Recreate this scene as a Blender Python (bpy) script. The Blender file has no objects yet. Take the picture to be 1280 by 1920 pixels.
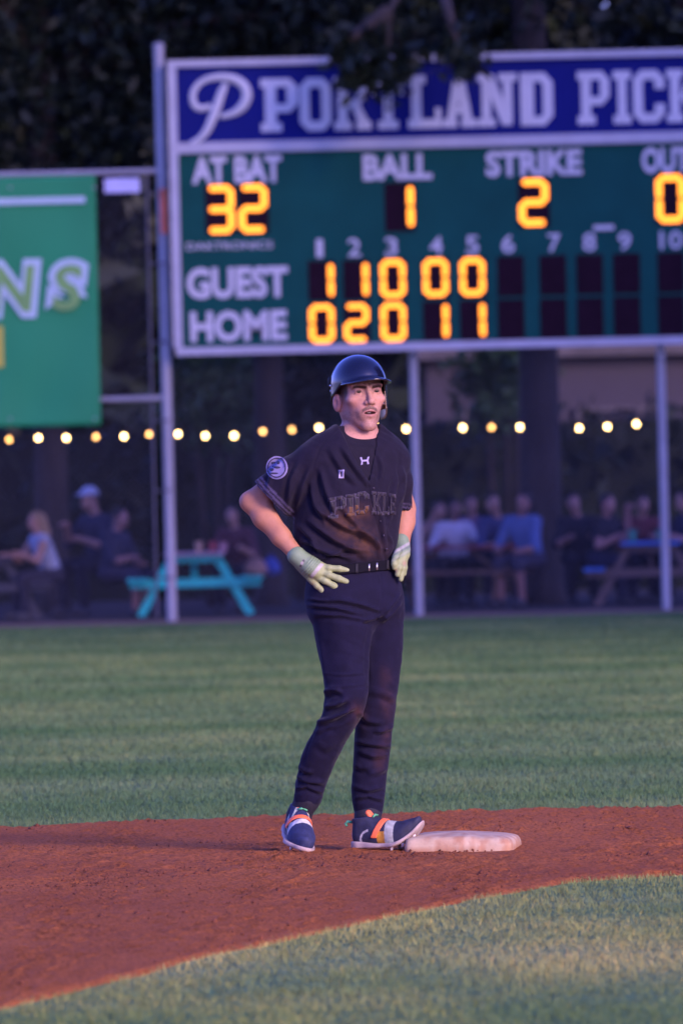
import bpy, bmesh, math, random
import numpy as np
from mathutils import Matrix, Vector

random.seed(7)
rng = np.random.default_rng(11)
scene = bpy.context.scene
COL = scene.collection

# ------------------------------------------------------------------ camera
F_PX = 15000.0            # focal length in photograph pixels (1280 x 1920)
HORIZON = 948.0           # photograph row of the horizon at the middle column
CAM_H = 1.28
ROLL = math.radians(1.35)
CR, SR = math.cos(ROLL), math.sin(ROLL)
RIGHT = np.array([CR, 0.0, -SR])
UP = np.array([SR, 0.0, CR])
pitch = (960.0 - HORIZON) / F_PX
cam_data = bpy.data.cameras.new('camera')
cam = bpy.data.objects.new('camera', cam_data)
COL.objects.link(cam)
fwd = Vector((0, 1, 0)) * math.cos(pitch) - Vector(UP) * math.sin(pitch)
r_ = Vector(RIGHT)
u_ = r_.cross(fwd)
m4 = Matrix((r_, u_, -fwd)).transposed().to_4x4()
m4.translation = (0, 0, CAM_H)
cam.matrix_world = m4
cam_data.sensor_fit = 'VERTICAL'
cam_data.sensor_height = 36.0
cam_data.sensor_width = 24.0
cam_data.lens = F_PX / 1920.0 * 36.0
cam_data.clip_start = 0.5
cam_data.clip_end = 3000.0
cam_data.dof.use_dof = True
cam_data.dof.focus_distance = 29.35
cam_data.dof.aperture_fstop = 5.6
cam_data.dof.aperture_blades = 7
cam_data.dof.aperture_rotation = 0.3
scene.camera = cam

# ------------------------------------------------------------------ light
SUN_EL = math.radians(19.0)
SUN_AZ = math.radians(38.0)      # to the right of straight behind the camera
to_sun = Vector((math.sin(SUN_AZ) * math.cos(SUN_EL), -math.cos(SUN_AZ) * math.cos(SUN_EL), math.sin(SUN_EL)))
world = bpy.data.worlds.new('World')
scene.world = world
world.use_nodes = True
wn = world.node_tree
wn.nodes.clear()
w_out = wn.nodes.new('ShaderNodeOutputWorld')
w_bg = wn.nodes.new('ShaderNodeBackground')
w_sky = wn.nodes.new('ShaderNodeTexSky')
w_sky.sky_type = 'NISHITA'
w_sky.sun_disc = False
w_sky.sun_elevation = SUN_EL
w_sky.sun_rotation = math.pi - SUN_AZ     # compass turn of the same direction
w_tint = wn.nodes.new('ShaderNodeMix')
w_tint.data_type = 'RGBA'
w_tint.blend_type = 'MULTIPLY'
w_tint.inputs[0].default_value = 1.0
w_tint.inputs[7].default_value = (0.31, 0.30, 1.0, 1.0)
wn.links.new(w_sky.outputs[0], w_tint.inputs[6])
wn.links.new(w_tint.outputs[2], w_bg.inputs[0])
wn.links.new(w_bg.outputs[0], w_out.inputs[0])
w_bg.inputs[1].default_value = 0.15
sun_data = bpy.data.lights.new('sun', 'SUN')
sun_data.energy = 1.3
sun_data.angle = math.radians(22.0)
sun_data.color = (1.0, 0.66, 0.46)
sun = bpy.data.objects.new('sun', sun_data)
COL.objects.link(sun)
sun.rotation_euler = to_sun.to_track_quat('Z', 'Y').to_euler()
sun.location = (20, -20, 30)
vs = scene.view_settings
vs.view_transform = 'Standard'
vs.look = 'None'
vs.exposure = 1.84
vs.gamma = 1.0
vs.use_curve_mapping = False

# ------------------------------------------------------------------ helpers
def P(px, py, d):
    """photograph pixel at a depth (metres along the view) -> world point"""
    u = (px - 640.0) / F_PX
    v = (HORIZON - py) / F_PX
    return np.array([0.0, d, CAM_H]) + d * (u * RIGHT + v * UP)

def G(px, py):
    """photograph pixel -> point on the ground"""
    u = (px - 640.0) / F_PX
    v = (HORIZON - py) / F_PX
    k = u * RIGHT + v * UP
    d = -CAM_H / k[2]
    return np.array([d * k[0], d, 0.0])

def tag(o, label=None, cat=None, group=None, kind=None):
    if label: o['label'] = label
    if cat: o['category'] = cat
    if group: o['group'] = group
    if kind: o['kind'] = kind
    return o

def empty(name, loc=(0, 0, 0), rz=0.0):
    o = bpy.data.objects.new(name, None)
    o.location = loc
    o.rotation_euler = (0, 0, rz)
    o.empty_display_size = 0.1
    COL.objects.link(o)
    return o

def link(name, me, material=None, parent=None, smooth=False):
    if material is not None:
        for m in (material if isinstance(material, (list, tuple)) else [material]):
            me.materials.append(m)
    if smooth:
        me.polygons.foreach_set('use_smooth', np.ones(len(me.polygons), dtype=bool))
    o = bpy.data.objects.new(name, me)
    COL.objects.link(o)
    if parent is not None:
        o.parent = parent
    return o

def np_mesh(name, verts, faces):
    """fast mesh from numpy; faces (n,3) or (n,4)"""
    me = bpy.data.meshes.new(name)
    verts = np.asarray(verts, dtype=np.float32)
    faces = np.asarray(faces, dtype=np.int32)
    n, k = faces.shape
    me.vertices.add(len(verts))
    me.vertices.foreach_set('co', verts.ravel())
    me.loops.add(n * k)
    me.loops.foreach_set('vertex_index', faces.ravel())
    me.polygons.add(n)
    me.polygons.foreach_set('loop_start', np.arange(0, n * k, k, dtype=np.int32))
    me.update(calc_edges=True)
    return me

def set_col(me, rgb):
    a = me.color_attributes.new('tone', 'FLOAT_COLOR', 'POINT')
    rgba = np.ones((len(me.vertices), 4), dtype=np.float32)
    rgba[:, :3] = rgb
    a.data.foreach_set('color', rgba.ravel())

class MB:
    """collects simple solids, builds ONE mesh object"""
    def __init__(self):
        self.v = []; self.f = []
    def add(self, vs_, fs_):
        b = len(self.v)
        self.v += [tuple(map(float, p)) for p in vs_]
        self.f += [tuple(b + i for i in q) for q in fs_]
        return self
    def box(self, c, s, rot=None):
        c = Vector(c)
        pts = []
        for sx in (-.5, .5):
            for sy in (-.5, .5):
                for sz in (-.5, .5):
                    q = Vector((sx * s[0], sy * s[1], sz * s[2]))
                    if rot is not None: q = rot @ q
                    pts.append(c + q)
        return self.add(pts, [(0, 1, 3, 2), (4, 6, 7, 5), (0, 4, 5, 1), (2, 3, 7, 6), (0, 2, 6, 4), (1, 5, 7, 3)])
    def bar(self, a, b, w, h, up=(0, 0, 1)):
        a = Vector(a); b = Vector(b); d = (b - a); L = d.length; d.normalize()
        s = d.cross(Vector(up))
        if s.length < 1e-4: s = d.cross(Vector((0, 1, 0)))
        s.normalize(); u = s.cross(d)
        R = Matrix((d, s, u)).transposed()
        return self.box((a + b) / 2, (L, w, h), R)
    def tube(self, pts, rad, n=10, caps=True):
        pts = [Vector(p) for p in pts]
        if not isinstance(rad, (list, tuple)): rad = [rad] * len(pts)
        vs_ = []; fs_ = []
        for i, p in enumerate(pts):
            d = (pts[min(i + 1, len(pts) - 1)] - pts[max(i - 1, 0)]).normalized()
            s = d.cross(Vector((0.13, 0.99, 0.07)))
            if s.length < 1e-3: s = d.cross(Vector((1, 0, 0)))
            s.normalize(); u = d.cross(s)
            for k in range(n):
                a = 2 * math.pi * k / n
                vs_.append(p + (s * math.cos(a) + u * math.sin(a)) * rad[i])
        for i in range(len(pts) - 1):
            for k in range(n):
                fs_.append((i * n + k, i * n + (k + 1) % n, (i + 1) * n + (k + 1) % n, (i + 1) * n + k))
        if caps:
            fs_.append(tuple(range(n)[::-1]))
            fs_.append(tuple((len(pts) - 1) * n + k for k in range(n)))
        return self.add(vs_, fs_)
    def lathe(self, prof, c=(0, 0, 0), n=16):
        vs_ = []; fs_ = []
        for (r, z) in prof:
            for k in range(n):
                a = 2 * math.pi * k / n
                vs_.append((c[0] + r * math.cos(a), c[1] + r * math.sin(a), c[2] + z))
        for i in range(len(prof) - 1):
            for k in range(n):
                fs_.append((i * n + k, i * n + (k + 1) % n, (i + 1) * n + (k + 1) % n, (i + 1) * n + k))
        fs_.append(tuple(range(n)[::-1])); fs_.append(tuple((len(prof) - 1) * n + k for k in range(n)))
        return self.add(vs_, fs_)
    def prism(self, pts, origin, ax, ay, az, depth):
        """polygon (2D list, counter-clockwise) in the ax/ay plane, thickness along az"""
        o = np.asarray(origin, float); ax = np.asarray(ax, float); ay = np.asarray(ay, float); az = np.asarray(az, float)
        n = len(pts)
        back = [o + ax * x + ay * y for x, y in pts]
        front = [q + az * depth for q in back]
        fs_ = [tuple(range(n, 2 * n)), tuple(range(n)[::-1])]
        for i in range(n):
            fs_.append((i, (i + 1) % n, n + (i + 1) % n, n + i))
        return self.add(back + front, fs_)
    def build(self, name, material, parent=None, smooth=False, bevel=0.0):
        me = bpy.data.meshes.new(name)
        me.from_pydata(self.v, [], self.f)
        bm = bmesh.new(); bm.from_mesh(me)
        bmesh.ops.recalc_face_normals(bm, faces=bm.faces)
        if bevel:
            bmesh.ops.bevel(bm, geom=list(bm.edges), offset=bevel, segments=1, affect='EDGES', clamp_overlap=True)
        bm.to_mesh(me); bm.free()
        return link(name, me, material, parent, smooth)

# ------------------------------------------------------------------ materials
def mat(name, col, rough=0.6, metal=0.0, var=0.18, vscale=6.0, bump=0.0, bscale=60.0, attr=False,
        emit=None, estr=0.0, coat=0.0, sheen=0.0, spec=0.5, stretch=(1, 1, 1), sss=0.0):
    m = bpy.data.materials.new(name)
    m.use_nodes = True
    nt = m.node_tree
    b = nt.nodes['Principled BSDF']
    tc = nt.nodes.new('ShaderNodeTexCoord')
    mp = nt.nodes.new('ShaderNodeMapping')
    mp.inputs['Scale'].default_value = stretch
    nt.links.new(tc.outputs['Object'], mp.inputs['Vector'])
    nz = nt.nodes.new('ShaderNodeTexNoise')
    nz.inputs['Scale'].default_value = vscale
    nz.inputs['Detail'].default_value = 5.0
    nt.links.new(mp.outputs[0], nz.inputs['Vector'])
    mr = nt.nodes.new('ShaderNodeMapRange')
    mr.inputs[1].default_value = 0.25; mr.inputs[2].default_value = 0.75
    mr.inputs[3].default_value = 1.0 - var; mr.inputs[4].default_value = 1.0 + var
    nt.links.new(nz.outputs['Fac'], mr.inputs[0])
    mx = nt.nodes.new('ShaderNodeMix'); mx.data_type = 'RGBA'; mx.blend_type = 'MULTIPLY'
    mx.inputs[0].default_value = 1.0
    if attr:
        at = nt.nodes.new('ShaderNodeAttribute'); at.attribute_name = 'tone'
        nt.links.new(at.outputs['Color'], mx.inputs[6])
    else:
        mx.inputs[6].default_value = (*col, 1)
    nt.links.new(mr.outputs[0], mx.inputs[7])
    nt.links.new(mx.outputs[2], b.inputs['Base Color'])
    b.inputs['Roughness'].default_value = rough
    b.inputs['Metallic'].default_value = metal
    b.inputs['Specular IOR Level'].default_value = spec
    b.inputs['Coat Weight'].default_value = coat
    b.inputs['Coat Roughness'].default_value = 0.08
    b.inputs['Sheen Weight'].default_value = sheen
    b.inputs['Sheen Roughness'].default_value = 0.4
    if sss:
        b.inputs['Subsurface Weight'].default_value = sss
        b.inputs['Subsurface Radius'].default_value = (0.012, 0.004, 0.002)
        b.inputs['Subsurface Scale'].default_value = 0.4
    if bump:
        n2 = nt.nodes.new('ShaderNodeTexNoise')
        n2.inputs['Scale'].default_value = bscale; n2.inputs['Detail'].default_value = 4.0
        nt.links.new(mp.outputs[0], n2.inputs['Vector'])
        bp = nt.nodes.new('ShaderNodeBump')
        bp.inputs['Strength'].default_value = bump
        bp.inputs['Distance'].default_value = 0.01
        nt.links.new(n2.outputs['Fac'], bp.inputs['Height'])
        nt.links.new(bp.outputs[0], b.inputs['Normal'])
    if emit:
        b.inputs['Emission Color'].default_value = (*emit, 1)
        b.inputs['Emission Strength'].default_value = estr
    return m

# ------------------------------------------------------------------ implicit surfaces
f32 = np.float32
def smin(a, b, k):
    h = np.maximum(k - np.abs(a - b), 0.0) / k
    return np.minimum(a, b) - h * h * (k * 0.25)
def smax(a, b, k):
    return -smin(-a, -b, k)
def s_sphere(x, y, z, c, r):
    return np.sqrt((x - c[0]) ** 2 + (y - c[1]) ** 2 + (z - c[2]) ** 2) - r
def s_ell(x, y, z, c, r):
    a = (x - c[0]) / r[0]; b = (y - c[1]) / r[1]; e = (z - c[2]) / r[2]
    k0 = np.sqrt(a * a + b * b + e * e) + 1e-6
    k1 = np.sqrt((a / r[0]) ** 2 + (b / r[1]) ** 2 + (e / r[2]) ** 2) + 1e-6
    return k0 * (k0 - 1.0) / k1
def s_cone(x, y, z, a, b, r0, r1):
    ax, ay, az = (float(q) for q in a)
    bx, by, bz = float(b[0]) - ax, float(b[1]) - ay, float(b[2]) - az
    L = bx * bx + by * by + bz * bz
    px, py, pz = x - ax, y - ay, z - az
    t = np.clip((px * bx + py * by + pz * bz) / L, 0.0, 1.0)
    return np.sqrt((px - t * bx) ** 2 + (py - t * by) ** 2 + (pz - t * bz) ** 2) - (r0 + (r1 - r0) * t)
def s_chain(x, y, z, pts, rad, k=0.02):
    d = None
    for i in range(len(pts) - 1):
        e = s_cone(x, y, z, pts[i], pts[i + 1], rad[i], rad[i + 1])
        d = e if d is None else smin(d, e, k)
    return d
def s_plane(x, y, z, p, n):
    n = np.asarray(n, float); n = n / np.linalg.norm(n)
    return (x - float(p[0])) * n[0] + (y - float(p[1])) * n[1] + (z - float(p[2])) * n[2]

class Smooth1D:
    """monotone table with gentle smoothing"""
    def __init__(self, xs, ys, w=0.012):
        xs = np.asarray(xs, float); ys = np.asarray(ys, float)
        o = np.argsort(xs); xs = xs[o]; ys = ys[o]
        self.g = np.linspace(xs[0] - 0.05, xs[-1] + 0.05, 900)
        v = np.interp(self.g, xs, ys)
        st = self.g[1] - self.g[0]
        h = int(3 * w / st) + 1
        ker = np.exp(-0.5 * ((np.arange(-h, h + 1) * st) / w) ** 2); ker /= ker.sum()
        self.v = np.convolve(np.pad(v, h, mode='edge'), ker, mode='valid')
    def __call__(self, z):
        return np.interp(z, self.g, self.v)

def grid_axes(lo, hi, step):
    return [np.arange(lo[i], hi[i] + step, step) for i in range(3)]

def surface_nets(S, axes):
    nx, ny, nz = S.shape
    I = S < 0
    c = np.zeros((nx - 1, ny - 1, nz - 1), dtype=np.uint8)
    for dx in (0, 1):
        for dy in (0, 1):
            for dz in (0, 1):
                c += I[dx:nx - 1 + dx, dy:ny - 1 + dy, dz:nz - 1 + dz]
    act = (c > 0) & (c < 8)
    idx = np.full(act.shape, -1, dtype=np.int64)
    ii, jj, kk = np.nonzero(act)
    idx[ii, jj, kk] = np.arange(len(ii))
    acc = np.zeros((len(ii), 3)); cnt = np.zeros(len(ii))
    corners = [(a, b, e) for a in (0, 1) for b in (0, 1) for e in (0, 1)]
    for p in corners:
        for axn in range(3):
            if p[axn] == 0:
                q = list(p); q[axn] = 1
                s0 = S[ii + p[0], jj + p[1], kk + p[2]]; s1 = S[ii + q[0], jj + q[1], kk + q[2]]
                cr = (s0 < 0) != (s1 < 0)
                t = np.where(cr, s0 / np.where(cr, s0 - s1, 1.0), 0.0)
                pos = [np.full(len(ii), float(p[m])) for m in range(3)]
                pos[axn] = t
                for m in range(3):
                    acc[:, m] += np.where(cr, pos[m], 0.0)
                cnt += cr
    acc /= cnt[:, None]
    g = [acc[:, 0] + ii, acc[:, 1] + jj, acc[:, 2] + kk]
    V = np.stack([np.interp(g[m], np.arange(len(axes[m])), axes[m]) for m in range(3)], axis=1)
    F = []
    # x edges
    def quads(axn):
        sl0 = [slice(None)] * 3; sl1 = [slice(None)] * 3
        sl0[axn] = slice(0, -1); sl1[axn] = slice(1, None)
        a = I[tuple(sl0)]; b = I[tuple(sl1)]
        cr = a != b
        o1, o2 = [m for m in range(3) if m != axn]
        w = [np.asarray(q) for q in np.nonzero(cr)]
        ok = (w[o1] > 0) & (w[o1] < S.shape[o1] - 1) & (w[o2] > 0) & (w[o2] < S.shape[o2] - 1)
        w = [q[ok] for q in w]
        flip = b[w[0], w[1], w[2]]
        def cell(d1, d2):
            q = list(w); q[o1] = q[o1] - d1; q[o2] = q[o2] - d2
            return idx[q[0], q[1], q[2]]
        quad = np.stack([cell(1, 1), cell(0, 1), cell(0, 0), cell(1, 0)], axis=1)
        if axn == 1: flip = ~flip
        quad[flip] = quad[flip][:, ::-1]
        F.append(quad)
    for m in range(3): quads(m)
    F = np.concatenate(F)
    F = F[(F >= 0).all(axis=1)]
    return V, F

def vnormals(V, F):
    n = np.zeros_like(V)
    fn = np.cross(V[F[:, 2]] - V[F[:, 0]], V[F[:, 3]] - V[F[:, 1]])
    for k in range(4):
        for m in range(3):
            n[:, m] += np.bincount(F[:, k], weights=fn[:, m], minlength=len(V))
    return n / (np.linalg.norm(n, axis=1, keepdims=True) + 1e-12)

def laplace(V, F, it=1, lam=0.5):
    e = np.concatenate([F[:, [0, 1]], F[:, [1, 2]], F[:, [2, 3]], F[:, [3, 0]]])
    for _ in range(it):
        s = np.zeros_like(V); c = np.zeros(len(V))
        for a, b in ((0, 1), (1, 0)):
            for m in range(3):
                s[:, m] += np.bincount(e[:, a], weights=V[e[:, b], m], minlength=len(V))
            c += np.bincount(e[:, a], minlength=len(V))
        V = V + lam * (s / np.maximum(c, 1)[:, None] - V)
    return V

def polygonize(fn, lo, hi, step, smooth_it=1, axes=None):
    if axes is None: axes = grid_axes(lo, hi, step)
    X = axes[0].astype(f32)[:, None, None]; Y = axes[1].astype(f32)[None, :, None]; Z = axes[2].astype(f32)[None, None, :]
    S = np.broadcast_to(fn(X, Y, Z), (len(axes[0]), len(axes[1]), len(axes[2]))).astype(f32)
    V, F = surface_nets(S, axes)
    if smooth_it: V = laplace(V, F, smooth_it)
    return V, F

# cheap value noise for relief on meshes
def vnoise(p, seed=0):
    p = np.asarray(p, float)
    i = np.floor(p).astype(np.int64); f = p - i; f = f * f * (3 - 2 * f)
    out = 0.0
    for dx in (0, 1):
        for dy in (0, 1):
            for dz in (0, 1):
                h = (i[:, 0] + dx) * 374761393 + (i[:, 1] + dy) * 668265263 + (i[:, 2] + dz) * 2147483647 + seed * 974711
                h = (h ^ (h >> 13)) * 1274126177
                h = ((h ^ (h >> 16)) & 0xffff) / 65535.0
                w = (f[:, 0] if dx else 1 - f[:, 0]) * (f[:, 1] if dy else 1 - f[:, 1]) * (f[:, 2] if dz else 1 - f[:, 2])
                out = out + h * w
    return out

# ------------------------------------------------------------------ ground
def band_group(nt, vec):
    """broad mown bands across the field plus patches; returns a 0..1 socket"""
    mp = nt.nodes.new('ShaderNodeMapping'); mp.inputs['Scale'].default_value = (0.05, 0.42, 0.0)
    nt.links.new(vec, mp.inputs['Vector'])
    n = nt.nodes.new('ShaderNodeTexNoise'); n.inputs['Scale'].default_value = 1.0; n.inputs['Detail'].default_value = 3.0
    nt.links.new(mp.outputs[0], n.inputs['Vector'])
    return n.outputs['Fac']

def grass_mat(name, attr):
    m = bpy.data.materials.new(name); m.use_nodes = True
    nt = m.node_tree; b = nt.nodes['Principled BSDF']
    g = nt.nodes.new('ShaderNodeNewGeometry')
    f = band_group(nt, g.outputs['Position'])
    cr = nt.nodes.new('ShaderNodeValToRGB')
    e = cr.color_ramp.elements
    e[0].position = 0.31; e[0].color = (0.062, 0.145, 0.056, 1)
    e[1].position = 0.69; e[1].color = (0.128, 0.215, 0.096, 1)
    nt.links.new(f, cr.inputs[0])
    n2 = nt.nodes.new('ShaderNodeTexNoise'); n2.inputs['Scale'].default_value = 30.0; n2.inputs['Detail'].default_value = 4.0
    mp2 = nt.nodes.new('ShaderNodeMapping'); mp2.inputs['Scale'].default_value = (1.0, 0.25, 1.0)
    nt.links.new(g.outputs['Position'], mp2.inputs[0]); nt.links.new(mp2.outputs[0], n2.inputs['Vector'])
    mr = nt.nodes.new('ShaderNodeMapRange'); mr.inputs[1].default_value = .3; mr.inputs[2].default_value = .7
    mr.inputs[3].default_value = .7; mr.inputs[4].default_value = 1.25
    nt.links.new(n2.outputs['Fac'], mr.inputs[0])
    mx = nt.nodes.new('ShaderNodeMix'); mx.data_type = 'RGBA'; mx.blend_type = 'MULTIPLY'; mx.inputs[0].default_value = 1.0
    nt.links.new(cr.outputs[0], mx.inputs[6]); nt.links.new(mr.outputs[0], mx.inputs[7])
    last = mx.outputs[2]
    if attr:
        at = nt.nodes.new('ShaderNodeAttribute'); at.attribute_name = 'tone'
        mx2 = nt.nodes.new('ShaderNodeMix'); mx2.data_type = 'RGBA'; mx2.blend_type = 'MULTIPLY'; mx2.inputs[0].default_value = 1.0
        nt.links.new(last, mx2.inputs[6]); nt.links.new(at.outputs['Color'], mx2.inputs[7])
        last = mx2.outputs[2]
    else:
        bp = nt.nodes.new('ShaderNodeBump'); bp.inputs['Strength'].default_value = 0.6; bp.inputs['Distance'].default_value = 0.03
        nt.links.new(n2.outputs['Fac'], bp.inputs['Height']); nt.links.new(bp.outputs[0], b.inputs['Normal'])
    nt.links.new(last, b.inputs['Base Color'])
    b.inputs['Roughness'].default_value = 0.9
    b.inputs['Specular IOR Level'].default_value = 0.08
    if attr:      # thin blades scatter light through one another: soften the facet shading towards the turf's own plane
        sc = nt.nodes.new('ShaderNodeVectorMath'); sc.operation = 'SCALE'; sc.inputs['Scale'].default_value = 0.45
        nt.links.new(g.outputs['Normal'], sc.inputs[0])
        ad = nt.nodes.new('ShaderNodeVectorMath'); ad.operation = 'ADD'; ad.inputs[1].default_value = (.1, -.26, 1)
        nt.links.new(sc.outputs[0], ad.inputs[0])
        nm = nt.nodes.new('ShaderNodeVectorMath'); nm.operation = 'NORMALIZE'
        nt.links.new(ad.outputs[0], nm.inputs[0]); nt.links.new(nm.outputs[0], b.inputs['Normal'])
    return m

M_GRASS = grass_mat('turf', False)
M_BLADE = grass_mat('turf_blades', True)

def flat_sheet(name, x0, x1, y0, y1, z, m):
    me = np_mesh(name, [(x0, y0, z), (x1, y0, z), (x1, y1, z), (x0, y1, z)], [(0, 1, 2, 3)])
    return tag(link(name, me, m), kind='structure')

flat_sheet('outfield_ground', -1200, 1200, -200, 1400, 0.0, M_GRASS)

near_px = [(-60, 1905), (0, 1888), (60, 1872), (150, 1850), (300, 1816), (500, 1774), (650, 1737), (800, 1703), (900, 1681), (1000, 1665), (1100, 1652), (1280, 1638)]
far_px = [(0, 1556), (300, 1541), (640, 1532), (960, 1523), (1280, 1515)]
nq = np.array([G(*q) for q in near_px]); fq = np.array([G(*q) for q in far_px])
nx_ = np.concatenate([[-9, -5, -3, -1.9], nq[:, 0], [2.2, 4.0, 9]])
ny_ = np.concatenate([[13.2, 15.2, 17.0, 18.6], nq[:, 1], [28.2, 28.7, 29.0]])
s_l = (fq[1, 1] - fq[0, 1]) / (fq[1, 0] - fq[0, 0]); s_r = (fq[-1, 1] - fq[-2, 1]) / (fq[-1, 0] - fq[-2, 0])
fx_ = np.concatenate([[-9, -4], fq[:, 0], [4, 9]])
fy_ = np.concatenate([[fq[0, 1] - 1.6, fq[0, 1] - 1.0], fq[:, 1], [fq[-1, 1] + 1.0, fq[-1, 1] + 1.8]])
def y_near(x): return np.interp(x, nx_, ny_)
def y_far(x): return np.interp(x, fx_, fy_)
def edge_wob(x, s): return (vnoise(np.stack([x * 3.1, x * 0 + s, x * 0], 1), 15) - .5) * 0.16 + (vnoise(np.stack([x * 9, x * 0 + s, x * 0], 1), 5) - .5) * 0.10 + (vnoise(np.stack([x * 30, x * 0 + s, x * 0], 1), 6) - .5) * 0.07

# infield clay with real relief
xs = np.concatenate([np.arange(-9, -3, .15), np.arange(-3, 3, .022), np.arange(3, 9.01, .15)])
ts = np.linspace(0, 1, 430)
XX, TT = np.meshgrid(xs, ts, indexing='ij')
YN = y_near(XX) - 0.25; YF = y_far(XX) + 0.25
YY = YN + (YF - YN) * TT
pp = np.stack([XX.ravel(), YY.ravel(), np.zeros(XX.size)], 1)
h = 0.008 * vnoise(pp * 1.3, 1) + 0.004 * vnoise(pp * (5, 3.4, 1), 2) + 0.0035 * vnoise(pp * (20, 14, 1), 3) ** 2 + 0.013 * vnoise(pp * (44, 30, 1), 4) ** 4
scuff = np.exp(-((pp[:, 1] - 28.8) / 1.2) ** 2)
h = h + scuff * 0.020 * vnoise(pp * (12, 9, 1), 8) ** 2
h = h * (1 - .75 * np.exp(-(((pp[:, 0] - .45) / .32) ** 2 + ((pp[:, 1] - 29.1) / .45) ** 2)))
Vd = pp.copy(); dn = pp[:, 1] - (y_near(pp[:, 0]) - edge_wob(pp[:, 0], 3.0) * 1.6); df = (y_far(pp[:, 0]) + edge_wob(pp[:, 0], 1.0) * 1.4) - pp[:, 1]
lip = np.clip(np.minimum(dn, df) / .16 + .55, 0, 1)
Vd[:, 2] = (0.004 + h + .010) * lip - .010      # the clay sinks under the turf at its rim
na, nb = XX.shape
ia = np.arange(na * nb).reshape(na, nb)
Fd = np.stack([ia[:-1, :-1].ravel(), ia[1:, :-1].ravel(), ia[1:, 1:].ravel(), ia[:-1, 1:].ravel()], 1)
M_CLAY = bpy.data.materials.new('infield_clay'); M_CLAY.use_nodes = True
nt = M_CLAY.node_tree; b = nt.nodes['Principled BSDF']
g = nt.nodes.new('ShaderNodeNewGeometry')
def noise_node(scale, st, detail=4.0):
    mp = nt.nodes.new('ShaderNodeMapping'); mp.inputs['Scale'].default_value = st
    nt.links.new(g.outputs['Position'], mp.inputs[0])
    n = nt.nodes.new('ShaderNodeTexNoise'); n.inputs['Scale'].default_value = scale; n.inputs['Detail'].default_value = detail
    nt.links.new(mp.outputs[0], n.inputs['Vector']); return n
n1 = noise_node(0.9, (1, .5, 1)); n2 = noise_node(75, (1, .5, 1), 5); n3 = noise_node(210, (1, 1, 1))
cr = nt.nodes.new('ShaderNodeValToRGB')
cr.color_ramp.elements[0].position = .3; cr.color_ramp.elements[0].color = (0.345, 0.108, 0.029, 1)
cr.color_ramp.elements[1].position = .7; cr.color_ramp.elements[1].color = (0.47, 0.158, 0.041, 1)
nt.links.new(n1.outputs['Fac'], cr.inputs[0])
cr2 = nt.nodes.new('ShaderNodeValToRGB')
cr2.color_ramp.elements[0].position = .33; cr2.color_ramp.elements[0].color = (.50, .46, .46, 1)
cr2.color_ramp.elements[1].position = .58; cr2.color_ramp.elements[1].color = (1.05, 1.0, .98, 1)
nt.links.new(n2.outputs['Fac'], cr2.inputs[0])
mx = nt.nodes.new('ShaderNodeMix'); mx.data_type = 'RGBA'; mx.blend_type = 'MULTIPLY'; mx.inputs[0].default_value = 1.0
nt.links.new(cr.outputs[0], mx.inputs[6]); nt.links.new(cr2.outputs[0], mx.inputs[7])
nt.links.new(mx.outputs[2], b.inputs['Base Color'])
b.inputs['Roughness'].default_value = 0.9; b.inputs['Specular IOR Level'].default_value = 0.2
bp = nt.nodes.new('ShaderNodeBump'); bp.inputs['Strength'].default_value = .9; bp.inputs['Distance'].default_value = .012
nt.links.new(n3.outputs['Fac'], bp.inputs['Height']); nt.links.new(bp.outputs[0], b.inputs['Normal'])
tag(link('infield_dirt', np_mesh('infield_dirt', Vd, Fd), M_CLAY, smooth=True), kind='structure')

# loose clods of clay
def clods(n):
    x = rng.uniform(-2.2, 2.2, n * 9); y = rng.uniform(20, 33.5, n * 9)
    keep = (y > y_near(x) + .05) & (y < y_far(x) - .05)
    w = (.10 + .9 * np.exp(-((y - 28.3) / 1.2) ** 2)) * (vnoise(np.stack([x * 2.2, y * 1.1, y * 0], 1), 60) > .42) * (.3 + vnoise(np.stack([x * 9, y * 5, y * 0], 1), 61))
    keep &= rng.random(n * 9) < w
    x = x[keep][:n]; y = y[keep][:n]; k = len(x)
    r = rng.uniform(.0025, .008, k) * (1 + .9 * (rng.random(k) > .95))
    octa = np.array([(1, 0, 0), (0, 1, 0), (-1, 0, 0), (0, -1, 0), (0, 0, .8), (0, 0, -.5)], float)
    of = np.array([(0, 1, 4), (1, 2, 4), (2, 3, 4), (3, 0, 4), (1, 0, 5), (2, 1, 5), (3, 2, 5), (0, 3, 5)])
    V = octa[None] * r[:, None, None] * rng.uniform(.6, 1.3, (k, 6, 1))
    a = rng.uniform(0, 6.28, k); ca, sa = np.cos(a), np.sin(a)
    V = np.stack([V[..., 0] * ca[:, None] - V[..., 1] * sa[:, None], V[..., 0] * sa[:, None] + V[..., 1] * ca[:, None], V[..., 2]], -1)
    V[..., 0] += x[:, None]; V[..., 1] += y[:, None]; V[..., 2] += .012 + .3 * r[:, None]
    F = (of[None] + 6 * np.arange(k)[:, None, None]).reshape(-1, 3)
    return np_mesh('clay_clods', V.reshape(-1, 3), F)
M_CLOD = mat('moist_clay', (.13, .036, .014), .9, var=.5, vscale=3)
tag(link('clay_clods', clods(5200), M_CLOD), 'small loose clods of red clay scattered over the infield dirt', 'dirt clods', kind='stuff')

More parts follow.
